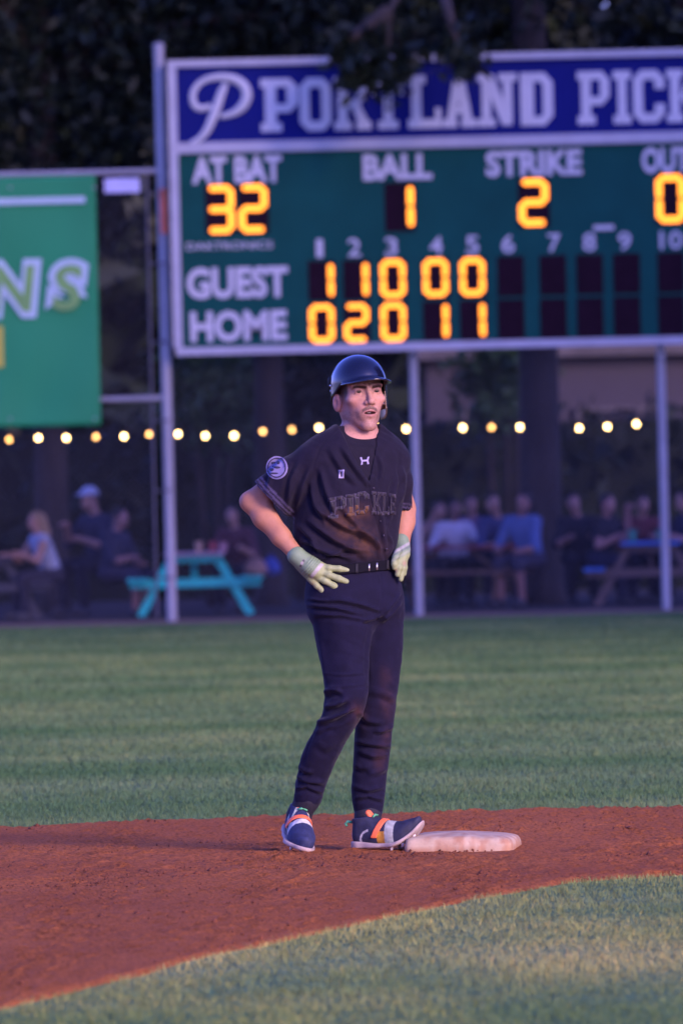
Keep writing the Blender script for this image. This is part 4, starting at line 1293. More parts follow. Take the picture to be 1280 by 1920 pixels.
for k0 in range(0, len(za), 40):
    zz = za[k0:k0 + 40].astype(f32)[None, None, :]
    hi_ = zz.max(); lo_ = zz.min()
    if lo_ > L(670, 815)[2]: v = head_f(X, Y, zz)
    elif hi_ < HO[2] - .21 * HS: v = body_low(X, Y, zz)
    else: v = smin(head_f(X, Y, zz), body_low(X, Y, zz), .02)
    S[:, :, k0:k0 + 40] = v
Vb, Fb = surface_nets(S, [xa, ya, za]); del S
Vb = laplace(Vb, Fb, 1, .4)
# complexion
hx, hyy, hz = to_head(Vb[:, 0], Vb[:, 1], Vb[:, 2])
ahx = np.abs(hx)
skin = np.array([.47, .255, .195])
colr = np.tile(skin, (len(Vb), 1))
nzb = vnoise(Vb * 60, 2)[:, None]
colr *= 1 + .16 * (nzb - .5) + .22 * (vnoise(Vb * 260, 4)[:, None] - .5)
colr[:, 1:] *= 1 - .16 * (vnoise(Vb * 28, 6)[:, None] - .35)
def blend(mask, c):
    global colr
    mask = np.clip(mask, 0, 1)[:, None]
    colr = colr * (1 - mask) + np.array(c) * mask
def sstep(a, b, t):
    t = np.clip((t - a) / (b - a), 0, 1); return t * t * (3 - 2 * t)
inhead = hz > -.19
face = inhead & (hyy < .03)
front = hyy < -.045
blend(.35 * np.exp(-((ahx - .045) / .02) ** 2 - ((hz + .022) / .022) ** 2) * front, (.50, .20, .16))       # ruddy cheeks
blend(.55 * np.exp(-((ahx - .08) / .012) ** 2) * ((hz < .03) & (hz > -.05) & (hyy > -.02) & (hyy < .045)), (.52, .20, .16))  # ears
blend(.75 * np.exp(-((ahx - .0845) / .0055) ** 2 - ((hyy - .006) / .007) ** 2 - ((hz + .021) / .013) ** 2), (.20, .065, .05))  # ear hollow painted dark red in place of its shade
jawm = sstep(-.040, -.062, hz) * sstep(-.128, -.112, hz) * (hyy < .012) * inhead
blend(.40 * jawm * (.4 + 1.0 * vnoise(Vb * 330, 5)), (.13, .068, .050))                                           # stubble
lipd = np.minimum(np.abs(hz + .0520 + .006 * (ahx / .0235) ** 2 - .0), 1)
blend((ahx < .0235) * front * np.exp(-((hz + .0555 + .0035 * (ahx / .0235)) / .0030) ** 2) * .75, (.36, .13, .12))
blend((ahx < .021) * front * np.exp(-((hz + .0705 - .005 * (ahx / .02) ** 2) / .0042) ** 2) * .75, (.38, .16, .14))
blend(((hx / .0215) ** 2 + ((hz + .0618) / .0046) ** 2 < 1.0) * (hyy > -.097) * (hyy < -.06) * 1.0, (.06, .018, .018))
mus = np.exp(-((hz + .0435 + .010 * (ahx / .026) ** 2) / .0064) ** 4) * sstep(.031, .024, ahx) * front
blend(.80 * mus * (.75 + .5 * vnoise(Vb * 400, 7)), (.050, .026, .020))
brow = np.exp(-((hz - (.0266 + .0035 * np.clip((ahx - .01) / .03, 0, 1) - .22 * np.clip(ahx - .040, 0, 1))) / .0058) ** 4) * sstep(.007, .013, ahx) * sstep(.056, .048, ahx) * front
blend(.96 * brow, (.022, .013, .011))
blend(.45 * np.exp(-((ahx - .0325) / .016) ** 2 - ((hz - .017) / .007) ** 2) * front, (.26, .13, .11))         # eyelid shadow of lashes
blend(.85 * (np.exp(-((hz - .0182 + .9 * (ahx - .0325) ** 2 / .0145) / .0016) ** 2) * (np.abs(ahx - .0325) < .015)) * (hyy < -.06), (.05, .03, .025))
hairm = sstep(-.058, -.040, hyy - .12 * np.clip(hz - .02, -1, .02)) * sstep(-.034, -.010, hz + .30 * np.clip(hyy - .02, 0, 1)) * (1 - (ahx > .0765) * (hyy > -.008) * (hz < .03))
side = hairm * inhead * (hz > -.075)
blend(.80 * side * sstep(-.03, .02, hz) + .25 * side, (.060, .036, .028))
nape = sstep(.045, .06, hyy) * (hz > -.085) * inhead
blend(.8 * nape, (.05, .03, .024))
low = ~inhead
blend(low * .75, (.43, .19, .092))
me = np_mesh('body', Vb, Fb); set_col(me, colr.clip(0, 1))
M_SKIN = mat('skin', skin, .52, var=.06, vscale=40, attr=True, bump=.22, bscale=280, sss=.08, spec=.35)
body = link('body', me, M_SKIN, player, True)
# eyes and teeth
M_EYE = mat('eye', (1, 1, 1), .35, attr=True, var=.02, spec=.3)
gaze = np.array([.06, -1.0, -.15]); gaze /= np.linalg.norm(gaze)
for sx in (-1, 1):
    bm = bmesh.new(); bmesh.ops.create_uvsphere(bm, u_segments=36, v_segments=24, radius=EYE_R * HS)
    me = bpy.data.meshes.new('eye'); bm.to_mesh(me); bm.free()
    co = np.zeros(len(me.vertices) * 3, f32); me.vertices.foreach_get('co', co); co = co.reshape(-1, 3)
    loc = co @ np.array(RH) / (EYE_R * HS)
    ang = np.degrees(np.arccos(np.clip(loc @ gaze, -1, 1)))
    c = np.where((ang < 14)[:, None], (.012, .008, .007), np.where((ang < 36)[:, None], (.030, .018, .013), (.25, .18, .17)))
    set_col(me, c)
    o = link('eye', me, M_EYE, player, True); o.location = from_head((sx * EYE[0], EYE[1], EYE[2]))
V, F = polygonize(lambda X, Y, Z: s_ell(X, Y, Z, (0, 0, 0), (.015, .012, .0030)), (-.02, -.016, -.008), (.02, .016, .008), .0012, 1)
o = link('teeth', np_mesh('teeth', np.array([from_head(p + (0, -.0735, -.0600)) - 0 for p in V]), F), mat('tooth_enamel', (.62, .55, .48), .3), player, True)

# ------------------------------------------------------------------ helmet
def shell_d(x, y, z, g):
    a = s_ell(x, y, z, (0, .012, .046), (.094 + g, .117 + g, .097 + g))
    return a
def helmet_f(X, Y, Z):
    x, y, z = to_head(X, Y, Z)
    outer = shell_d(x, y, z, 0)
    # flaps: extend the dome straight down at the sides and back
    col = (np.sqrt((x / .094) ** 2 + ((y - .012) / .117) ** 2) - 1) * .094
    outer = np.where(z < .046, col + .12 * np.abs(np.minimum(z - .046, 0)) * 0, outer)
    inner = outer + .007
    # lower rim: high over the brow, falling to the ear side, flap on his left
    rim = .055 - .052 * sstep(-.085, .025, y) - .030 * sstep(.03, .09, y)
    flap = sstep(-.066, -.040, y) * sstep(.062, .040, y)
    rim_l = rim - .085 * flap
    rim = np.where(x > 0.02, rim_l, rim)
    d = smax(outer, -inner, .002)
    d = smax(d, (rim - z) * .8, .003)
    # ear opening
    d = smax(d, -s_cone(x, y, z, (.06, .008, -.014), (.13, .008, -.014), .016, .016), .004)
    # back slots
    # bill
    r2 = np.sqrt((x / .088) ** 2 + ((y + .045) / .140) ** 2)
    zb = .0600 - .42 * (np.abs(x) / .09) ** 2 * .055 - (-(y + .09)) * .10 * (y < -.09)
    bill = np.maximum((r2 - 1) * .088, np.abs(z - zb) - .0034)
    bill = smax(bill, y + .050 , .004)
    bill = smax(bill, -inner, .002)
    d = smin(d, bill, .006)
    # rear ridge
    d = smin(d, smax(s_ell(x, y, z, (0, .105, .050), (.040, .030, .026)), -(shell_d(x, y, z, -.006)), .003), .010)
    return d * HS
hl = HO - .19; hh = HO + .22
V, F = polygonize(helmet_f, (HO[0] - .15, HO[1] - .21, HO[2] - .10), (HO[0] + .17, HO[1] + .16, HO[2] + .17), .0024, 2)
hx, hyy, hz = to_head(V[:, 0], V[:, 1], V[:, 2])
inn = (np.where(hz > .046, s_ell(hx, hyy, hz, (0, .012, .046), (.094, .117, .097)), (np.sqrt((hx / .094) ** 2 + ((hyy - .012) / .117) ** 2) - 1) * .094) < -.0035)
c = np.tile(np.array([.0045, .006, .020]), (len(V), 1))
c[inn] = (.010, .009, .010)
c[inn & (hx > .03) & (hz < .012)] = (.36, .27, .20)
under = (hyy < -.085) & (hz < .036)
c[(hyy < -.09) & (vnormals(V, F) @ RH[:, 2] < -.3)] = (.012, .010, .012)
me = np_mesh('helmet', V, F); set_col(me, c)
M_HELM = mat('helmet_gloss', (.01, .014, .05), .22, var=.06, attr=True, coat=.6)
helmet = link('helmet', me, M_HELM, player, True)
# moulded slots on the near rear side, screw heads
M_SCREW = mat('bright_screw', (.8, .8, .8), .2, .9)
for (p, r) in [((-.0965, .030, .040), .004), ((-.088, .052, .022), .0036), ((.1, .03, .0), .004)]:
    q = from_head(p); o = MB().lathe([(r * HS, -.003), (r * HS, .001), (r * .5, .0025)], n=10).build('screw', M_SCREW, player, True)
    o.location = q; o.rotation_euler = (R90(90), 0, R90(-60) if p[0] < 0 else R90(60))
for p in [(-.0915, .050, .056), (-.0865, .066, .050), (-.079, .082, .044)]:
    bm = bmesh.new(); bmesh.ops.create_uvsphere(bm, u_segments=14, v_segments=10, radius=1)
    me = bpy.data.meshes.new('vent'); bm.to_mesh(me); bm.free()
    o = link('vent', me, mat('vent_black', (.006, .006, .008), .6), player, True)
    o.location = from_head(p); o.scale = (.004, .008, .017); o.rotation_euler = (R90(8), 0, hy + R90(30))

# ------------------------------------------------------------------ cloth helpers
def seg_dist(px, py, line):
    best = np.full(len(px), 1e9)
    side = np.zeros(len(px))
    for (x0, y0), (x1, y1) in zip(line[:-1], line[1:]):
        dx, dy = x1 - x0, y1 - y0; L2 = dx * dx + dy * dy
        t = np.clip(((px - x0) * dx + (py - y0) * dy) / L2, 0, 1)
        ex, ey = px - x0 - t * dx, py - y0 - t * dy
        dd = np.hypot(ex, ey); s_ = np.sign(dx * ey - dy * ex)
        m_ = dd < best
        best[m_] = dd[m_]; side[m_] = s_[m_]
    return best, side
def fold(V, N, lines, front_only=True):
    """creases given as px polylines: (line, width px, height m)"""
    px, py = to_px(V)
    w = np.clip((-N[:, 1] + .15) / .5, 0, 1) if front_only else 1.0
    disp = np.zeros(len(V))
    for line, wd, amp in lines:
        dd, sd = seg_dist(px, py, line)
        # taper at the ends of the crease
        x0, y0 = line[0]; x1, y1 = line[-1]
        LL = math.hypot(x1 - x0, y1 - y0)
        t = ((px - x0) * (x1 - x0) + (py - y0) * (y1 - y0)) / LL ** 2
        tp = np.clip(np.minimum(t + .08, 1.08 - t) / .3, 0, 1)
        disp += amp * (np.exp(-(dd / wd) ** 2) - .75 * np.exp(-((dd * sd - 1.5 * wd) / wd) ** 2)) * tp
    return V + N * (disp * w)[:, None]

# ------------------------------------------------------------------ jersey
cuf_l = L(508, 936, -.035); dir_l = L(468, 968, -.02) - L(508, 936, -.035); dir_l = np.array([-.74, .05, -.67])
cuf_r = L(751, 955, .13); dir_r = np.array([.10, .05, -1.0]); dir_r[0] = -.28
def yoke(X, Y, Z, g):
    d = torso(X, Y, Z, g)
    d = smin(d, s_chain(X, Y, Z, [L(652, 832, -.01), L(612, 848, -.04), L(585, 866, -.065)], [.052 + g, .060 + g, .066 + g], .05), .045)
    d = smin(d, s_chain(X, Y, Z, [L(697, 834, .04), L(722, 850, .07), L(735, 866, .085)], [.050 + g, .058 + g, .064 + g], .05), .045)
    return d
def sleeve(X, Y, Z, g):
    a = s_chain(X, Y, Z, [L(588, 868, -.06), L(548, 903, -.05), L(497, 945, -.03)], [.072 + g, .083 + g, .092 + g], .03)
    a = smax(a, s_plane(X, Y, Z, cuf_l, dir_l), .002)
    b = s_chain(X, Y, Z, [L(732, 868, .085), L(742, 905, .10), L(748, 965, .13)], [.062 + g, .058 + g, .049 + g], .03)
    b = smax(b, s_plane(X, Y, Z, cuf_r, dir_r), .002)
    return a, b
def in_px_poly(X, Y, Z, poly):
    """signed plane distance (m) of an image-plane convex wedge standing along the view"""
    d = None
    pts = [L(*q) for q in poly]
    n = len(pts)
    for i in range(n):
        p, q = pts[i], pts[(i + 1) % n]
        ex, ez = q[0] - p[0], q[2] - p[2]; LL = math.hypot(ex, ez)
        e = ((X - p[0]) * ez - (Z - p[2]) * ex) / LL
        d = e if d is None else np.maximum(d, e)
    return d
VEE = [(634, 770), (633, 796), (657, 845), (691, 906), (696, 880), (704, 836), (706, 800), (706, 770)]
def neck_hole(X, Y, Z, r):
    x, y, z = to_head(X, Y, Z)
    return s_cone(x, y, z, (0, .030, -.02), (0, .016, -.19), r, r)
def jersey_f(X, Y, Z):
    d = yoke(X, Y, Z, .0)
    a, b = sleeve(X, Y, Z, 0)
    ia = smax(s_chain(X, Y, Z, [L(548, 903, -.05), L(470, 968, -.02)], [.077, .089], .03), -s_plane(X, Y, Z, cuf_l - dir_l * .035, dir_l), .004)
    ib = smax(s_chain(X, Y, Z, [L(742, 905, .10), L(752, 985, .14)], [.052, .042], .03), -s_plane(X, Y, Z, cuf_r - dir_r * .03, dir_r), .004)
    a = smax(a, -ia, .002); b = smax(b, -ib, .002)
    d = smin(d, a, .026); d = smin(d, b, .008)
    d = smax(d, -np.maximum(neck_hole(X, Y, Z, .0675), -(Z - L(670, 850)[2])), .004)
    d = smax(d, Z - L(670, 793)[2] + .80 * np.maximum((X - L(672, 800)[0]) * .47 - Y * .883 - .004, 0), .006)
    v = np.maximum(in_px_poly(X, Y, Z, VEE), Y - .01)
    d = smax(d, -v, .003)
    d = smax(d, L(690, 1066)[2] - Z - .16 * (X - L(690, 1066)[0]) * 0, .01)
    return d
lo = (L(445, 1000)[0], -.24, L(690, 1075)[2]); hi = (L(785, 1000)[0], .26, L(650, 785)[2])
V, F = polygonize(jersey_f, lo, hi, .0044, 2)
N = vnormals(V, F)
JF = [([(592, 953), (640, 985), (702, 1010)], 6, .0085), ([(578, 976), (625, 1012), (684, 1042)], 6, .0085), ([(566, 1012), (610, 1035), (655, 1046)], 5, .007),
      ([(640, 838), (664, 875), (690, 910)], 5, .0055), ([(618, 842), (640, 880), (668, 908)], 6, .005), ([(600, 880), (612, 925), (632, 968)], 6, .007), ([(583, 905), (590, 945), (612, 985)], 5, .007),
      ([(640, 950), (672, 990), (716, 1030)], 6, .007), ([(716, 965), (718, 1000), (722, 1040)], 4, .005), ([(745, 890), (735, 935), (727, 985)], 4, .005), ([(708, 850), (716, 875), (712, 905)], 4, .004),
      ([(606, 1046), (650, 1028), (690, 1032)], 5, .006), ([(560, 985), (585, 1010), (600, 1040)], 5, .006), ([(560, 868), (545, 900), (538, 950)], 5, .005), ([(580, 880), (565, 915), (555, 955)], 5, .006), ([(530, 862), (512, 885), (500, 920)], 5, .0035),
      ([(752, 875), (757, 905), (750, 940)], 4, .005), ([(700, 1010), (712, 1030), (712, 1045)], 4, .004), ([(728, 1000), (733, 1020), (728, 1040)], 3, .004)]
V = fold(V, N, [(a_, b_, c_ * 2.0) for a_, b_, c_ in JF])
px, py = to_px(V)
blous = (vnoise(V * (14, 14, 9), 11) - .5) * .006 + (vnoise(V * (38, 38, 22), 12) - .5) * .0025
q_ = V @ np.array([[1, .0, .6], [0, 1, .2], [-.6, .2, 1]])
blous = blous + (np.abs(vnoise(q_ * (12, 12, 40), 13) - .5) - .25) * .0040 * (.3 + vnoise(V * 8, 14))
V = V + N * blous[:, None]
PLK = [(691, 906), (697, 940), (706, 980), (716, 1015), (722, 1050)]
dd, sd = seg_dist(px, py, PLK)
onp = (sd < 0) & (dd < 17) & (N[:, 1] < .1) & (py > 870)
V = V + N * (np.where(onp, .0026, 0) - .0028 * np.exp(-(dd / 2.2) ** 2) * (N[:, 1] < .1) * (py > 895))[:, None]
SEAM = [(632, 806), (600, 838), (588, 870), (585, 920)]
dseam, _ = seg_dist(px, py, SEAM)
V = V - N * (.0018 * np.exp(-(dseam / 1.6) ** 2) * (N[:, 1] < .2))[:, None]
cloth = np.array([.0105, .0085, .0205])
cj = np.tile(cloth, (len(V), 1))
def blc(c, m_, t):
    m_ = np.clip(m_, 0, 1)[:, None]; return c * (1 - m_) + np.array(t) * m_
da = -((V - cuf_l) @ (dir_l / np.linalg.norm(dir_l))); inl = (px < 552) & (py > 880) & (px + py * .6 < 1145)
for (c0, c1) in ((.012, .020), (.026, .034), (.002, .006)):
    cj = blc(cj, ((da > c0) & (da < c1) & inl) * .85, (.075, .062, .125))
db = -((V - cuf_r) @ (dir_r / np.linalg.norm(dir_r))); inr = (px > 728) & (py > 905) & (V[:, 1] > .06)
for (c0, c1) in ((.010, .017), (.023, .030)):
    cj = blc(cj, ((db > c0) & (db < c1) & inr) * .85, (.070, .058, .115))
fr = N[:, 1] < .25
grime = vnoise(np.stack([px / 16, py / 16, px * 0], 1), 30) * .7 + vnoise(np.stack([px / 5, py / 5, px * 0], 1), 31) * .5
def blot(cx, cy, rx, ry, ang=0.0):
    ca, sa = math.cos(ang), math.sin(ang)
    u = ((px - cx) * ca + (py - cy) * sa) / rx; v = (-(px - cx) * sa + (py - cy) * ca) / ry
    return np.exp(-(u * u + v * v))
st = (blot(668, 1000, 40, 26, .5) * .9 + blot(690, 1028, 26, 18, .3) * .5 + blot(640, 985, 26, 16, .5) * .45 + blot(672, 960, 22, 16) * .8) * grime * fr
cj = blc(cj, st * .85, (.105, .048, .026))
me = np_mesh('jersey', V, F); set_col(me, cj)
M_CLOTH = mat('black_knit', cloth, .85, var=.22, vscale=30, attr=True, bump=.25, bscale=420, sheen=.08, spec=.16)
jersey = link('jersey', me, M_CLOTH, player, True)
JV = V.copy()
# undershirt with crew collar
def under_f(X, Y, Z):
    d = yoke(X, Y, Z, -.0075)
    band = smax(np.abs(neck_hole(X, Y, Z, .0645)) - .003, (Z - L(670, 815)[2]) - .20 * (Y + .0) , .004)
    band = np.maximum(band, L(670, 850)[2] - Z)
    d = smax(d, -np.maximum(neck_hole(X, Y, Z, .0630), -(Z - L(670, 860)[2]) - .0), .003)
    d = smax(d, Z - L(670, 798)[2] + .82 * np.maximum((X - L(672, 800)[0]) * .47 - Y * .883 - .006, 0), .006)
    return d
V, F = polygonize(under_f, (L(560, 900)[0], -.2, L(690, 930)[2]), (L(770, 900)[0], .2, L(650, 785)[2]), .0044, 2)
px, py = to_px(V)
cu = np.tile(np.array([.0115, .0095, .019]), (len(V), 1))
nd = neck_hole(V[:, 0], V[:, 1], V[:, 2], .0630)
cu = blc(cu, np.exp(-(nd / .014) ** 4) * .6, (.008, .007, .012))
me = np_mesh('undershirt', V, F); set_col(me, cu)
link('undershirt', me, M_CLOTH, player, True)

# ------------------------------------------------------------------ appliques laid on the cloth
from mathutils.bvhtree import BVHTree
def make_bvh(*obs):
    vs_, fs_ = [], []
    for o in obs:
        b0 = len(vs_)
        vs_ += [tuple(v.co) for v in o.data.vertices]; fs_ += [tuple(b0 + i for i in p.vertices) for p in o.data.polygons]
    return BVHTree.FromPolygons(vs_, fs_)
bvh = make_bvh(jersey)
bvh_u = make_bvh(bpy.data.objects['undershirt'])
def patch(name, polys, m, tree_, lift=.0016, cuts=4, thick=.0012):
    """polys: list of px polygons; each is draped over the cloth along the view"""
    bm = bmesh.new()
    for i, q in enumerate(polys):
        vs_ = [bm.verts.new((p[0], p[1], i)) for p in q]
        bm.faces.new(vs_)
    bmesh.ops.triangulate(bm, faces=bm.faces)
    for _ in range(cuts):
        ed = [e for e in bm.edges if e.calc_length() > 1.8]
        if ed: bmesh.ops.subdivide_edges(bm, edges=ed, cuts=1)
    bmesh.ops.triangulate(bm, faces=bm.faces)
    me = bpy.data.meshes.new(name); bm.to_mesh(me); bm.free()
    me.flip_normals()
    cam_l = Vector(-ORG + np.array([0, 0, CAM_H]))
    for v in me.vertices:
        k = v.co.z
        tgt = Vector(L(v.co.x, v.co.y, 0.0)); dr = (tgt - cam_l).normalized()
        hit, nrm, _, _ = tree_.ray_cast(tgt - dr * 1.0, dr, 3.0)
        if hit is None: hit = tgt; nrm = Vector((0, -1, 0))
        if nrm.dot(dr) > 0: nrm = -nrm
        v.co = hit + nrm * (lift + k * .00012)
    o = link(name, me, m, player, True)
    sm_ = o.modifiers.new('thick', 'SOLIDIFY'); sm_.thickness = thick; sm_.offset = -1
    return o
M_APP1 = mat('tonal_twill_edge', (.062, .050, .082), .8, var=.2, vscale=60)
M_APP2 = mat('tonal_twill', (.014, .010, .018), .7, var=.2, vscale=60)
M_APPD = mat('tonal_twill_dusty', (.10, .044, .018), .8, var=.3, vscale=60)
M_PALE = mat('pale_print', (.36, .33, .52), .6, var=.06)
M_PATCH = mat('patch_lilac', (.20, .18, .33), .75, var=.1, vscale=60)
M_PATCHD = mat('patch_dark', (.035, .03, .06), .75)
def draped_letter(ch, x0, x1, yt0, yb0, yt1, yb1, dusty=False):
    polys = SLAB[ch]; wm = max(p[0] for q in polys for p in q)
    def warp(p, s_=1.0):
        u = p[0] / wm; v = p[1]
        u = .5 + (u - .5) * s_; v = .5 + (v - .5) * s_
        return (x0 + (x1 - x0) * u, (yb0 + (yb1 - yb0) * u) * (1 - v) + (yt0 + (yt1 - yt0) * u) * v)
    outer = [[warp(p) for p in q] for q in polys]
    inner = []
    for q in polys:
        cx = sum(p[0] for p in q) / len(q); cy = sum(p[1] for p in q) / len(q)
        inner.append([warp((cx + (p[0] - cx) * .74, cy + (p[1] - cy) * .86)) for p in q])
    a = patch('jersey_letter', outer, M_APP1, bvh, .0010, thick=.0007)
    patch('letter_fill', inner, M_APP2, bvh, .0017, thick=.0006).parent = a
    if dusty:
        yc = yb0 + (yt0 - yb0) * .46
        low_ = [[(p[0], max(p[1], yc)) for p in q] for q in inner]
        low_ = [q for q in low_ if max(p[1] for p in q) - min(p[1] for p in q) > 2]
        patch('letter_dust', low_, M_APPD, bvh, .0024, thick=.0006).parent = a
draped_letter('P', 615, 649, 934, 974, 928, 969)
draped_letter('I', 647, 667, 928, 969, 925, 967, True)
draped_letter('C', 664, 691, 924, 966, 920, 963, True)
draped_letter('K', 696, 716, 921, 965, 923, 966)
draped_letter('L', 716, 729, 923, 966, 924, 966)
draped_letter('E', 729, 741, 925, 966, 927, 965)
def ringpoly(cx, cy, rx, ry, ri=None, n=28):
    o_ = [(cx + rx * math.cos(2 * math.pi * k / n), cy + ry * math.sin(2 * math.pi * k / n)) for k in range(n)]
    if ri is None: return [o_]
    i_ = [(cx + ri * rx * math.cos(2 * math.pi * k / n), cy + ri * ry * math.sin(2 * math.pi * k / n)) for k in range(n)]
    return [[o_[k], o_[(k + 1) % n], i_[(k + 1) % n], i_[k]] for k in range(n)]
patch('sleeve_patch', ringpoly(519, 877, 20.5, 22), M_PATCH, bvh, .0016)
patch('patch_ring', ringpoly(519, 877, 17.5, 19, .90), M_PATCHD, bvh, .0030, cuts=3)
for (cx, cy, rx, ry) in [(513, 868, 5, 2.2), (520, 877, 6, 2.0), (510, 881, 4, 2.5), (522, 868, 3, 3), (515, 888, 7, 1.6)]:
    patch('patch_mark', ringpoly(cx, cy, rx, ry, n=12), M_PATCHD, bvh, .0030, cuts=3)
patch('chest_number', [rc(634.5, 881, 638.5, 897), rc(641, 881, 645, 897), rc(638.5, 881, 641, 884), rc(638.5, 894, 641, 897)], M_PALE, bvh, .0022, cuts=4)
patch('collar_mark', [[(674, 858), (677.5, 857), (679.5, 864), (679.5, 871), (676, 872), (677, 865)], [(688.5, 857), (692, 856), (690, 863), (691.5, 870), (688, 871), (687, 864)], [(678, 862.5), (689, 861.5), (689, 865), (678, 866)]], M_PALE, bvh_u, .0016, cuts=3)
M_BTN = mat('button', (.05, .04, .07), .35)
for (x, y) in [(700, 915), (706, 948), (713, 977), (719, 1004), (724, 1030)]:
    patch('button', ringpoly(x, y, 1.7, 1.7, n=10), M_BTN, bvh, .0035, cuts=0, thick=.002)

# ------------------------------------------------------------------ trousers
def trousers_f(X, Y, Z):
    zc = L(660, 1172)[2]
    a = leg_l(X, Y, Z, 0.0, z1=L(640, 1110)[2]); b = leg_r(X, Y, Z, 0.0, z1=L(700, 1110)[2])
    d = smin(pelvis(X, Y, Z, 0.0), a, .035)
    d = smin(d, b, .013)
    # front fly and seat fullness
    return d
lo = (L(540, 1300)[0], -.24, L(600, 1535)[2]); hi = (L(770, 1300)[0], .22, L(650, 1040)[2])
V, F = polygonize(trousers_f, lo, hi, .0044, 2)
N = vnormals(V, F)
TF = [([(576, 1134), (630, 1140), (680, 1152)], 4, .007), ([(621, 1122), (670, 1132), (712, 1145)], 4, .007), ([(590, 1152), (640, 1152), (690, 1162)], 5, .005), ([(577, 1122), (600, 1126), (640, 1128)], 3, .005),
      ([(680, 1165), (700, 1160), (716, 1152)], 4, .006), ([(716, 1165), (735, 1148), (752, 1128)], 4, .006), ([(722, 1150), (738, 1130), (750, 1112)], 3, .005),
      ([(606, 1262), (640, 1266), (690, 1262)], 2.5, .0018), ([(606, 1286), (640, 1288), (690, 1282)], 2.5, .0018), ([(607, 1300), (622, 1293), (640, 1296)], 6, .009), ([(609, 1326), (630, 1322), (650, 1312)], 5, .010), ([(591, 1360), (625, 1346), (664, 1326)], 5.5, .013),
      ([(588, 1374), (606, 1364), (630, 1358)], 6, .006), ([(590, 1392), (612, 1402), (628, 1396)], 8, .003), ([(556, 1455), (575, 1464), (606, 1468)], 5, .007), ([(554, 1478), (575, 1474), (604, 1486)], 4, .006), ([(560, 1436), (572, 1446), (586, 1448)], 5, .005),
      ([(690, 1296), (715, 1300), (742, 1312)], 7, .005), ([(672, 1336), (690, 1352), (716, 1356)], 6, .006), ([(700, 1372), (718, 1370), (737, 1362)], 5, .007), ([(667, 1390), (690, 1394), (730, 1400)], 5, .008), ([(672, 1408), (700, 1418), (722, 1416)], 6, .006), ([(664, 1432), (676, 1440), (694, 1440)], 6, .005),
      ([(690, 1452), (708, 1448), (726, 1440)], 6, .004), ([(661, 1474), (690, 1482), (718, 1476)], 5, .006), ([(666, 1496), (690, 1492), (718, 1500)], 4, .005), ([(600, 1200), (606, 1240), (612, 1280)], 5, .003), ([(575, 1380), (566, 1410), (558, 1450)], 3, .004), ([(700, 1180), (692, 1220), (694, 1270)], 5, .003)]
V = fold(V, N, [(a_, b_, c_ * 1.7) for a_, b_, c_ in TF])
q_ = V @ np.array([[1, .0, .35], [0, 1, .2], [-.5, .2, 1]])
V = V + N * ((vnoise(V * (16, 16, 10), 21) - .5) * .005 + (vnoise(V * (40, 40, 30), 22) - .5) * .0025 + (np.abs(vnoise(q_ * (14, 14, 46), 23) - .5) - .25) * .0035 * (.4 + vnoise(V * 7, 24)))[:, None]
px, py = to_px(V)
FLY = [(714, 1078), (716, 1110), (712, 1145), (706, 1165)]
dd, sd = seg_dist(px, py, FLY)
V = V - N * (.0035 * np.exp(-(dd / 2.0) ** 2) * (N[:, 1] < .1))[:, None]
SIDE = [(594, 1362), (577, 1402), (566, 1440), (560, 1475)]
dd2, sd2 = seg_dist(px, py, SIDE)
V = V - N * (.0025 * np.exp(-(dd2 / 1.6) ** 2) * (N[:, 1] < .3))[:, None]
fr = N[:, 1] < .25
ct = np.tile(np.array([.0080, .0070, .0230]), (len(V), 1))
grime = vnoise(np.stack([px / 14, py / 14, px * 0], 1), 40) * .7 + vnoise(np.stack([px / 5, py / 5, px * 0], 1), 41) * .5
st = (blot(672, 1338, 14, 20) * .8 + blot(726, 1320, 14, 24) * .55 + blot(712, 1422, 10, 20) * .8 + blot(722, 1270, 12, 20) * .35 + blot(725, 1382, 8, 14) * .5) * grime * fr
ct = blc(ct, st * .8, (.085, .036, .030))
me = np_mesh('trousers', V, F); set_col(me, ct)
trousers = link('trousers', me, M_CLOTH, player, True)
bvh_t = make_bvh(trousers)
# belt, loops, buckle
belt_s = Stack([(1030, 580, 738, 0, .66), (1066, 577, 741, 0, .66), (1100, 574, 748, 0, .67)], YAW, 2.3)
zb0 = L(698, 1062)[2]
bslope = .06
def belt_f(X, Y, Z):
    d = np.abs(belt_s(X, Y, Z, .0055, cap=False)) - .0022
    zz = Z - zb0 - bslope * (X - L(698, 1062)[0])
    return smax(d, np.abs(zz) - .0190, .002)
V, F = polygonize(belt_f, (L(555, 1060)[0], -.22, zb0 - .06), (L(765, 1060)[0], .2, zb0 + .06), .003, 1)
M_BELT = mat('belt_leather', (.006, .0055, .010), .8, var=.2, vscale=30, spec=.1)
belt = link('belt', np_mesh('belt', V, F), M_BELT, player, True)
bvh_b = make_bvh(belt)
M_STEEL = mat('buckle_steel', (.55, .53, .52), .3, .85)
patch('buckle', [rc(690, 1051, 692.5, 1077), rc(704.5, 1049, 707, 1075), [(690, 1051), (692, 1048.5), (705, 1047), (707, 1049), (705, 1050.5), (692.5, 1052)], [(690, 1075), (692.5, 1077), (705, 1075.5), (707, 1073), (707, 1076), (704, 1079), (692, 1080)]], M_STEEL, bvh_b, .004, cuts=2, thick=.003)
for x, yy in ((668, 1066), (727, 1057), (612, 1068)):
    patch('belt_loop', [rc(x - 2.6, yy - 12, x + 2.6, yy + 14)], M_CLOTH if False else mat('loop_cloth', (.009, .008, .014), .8), bvh_b, .003, cuts=3, thick=.002)

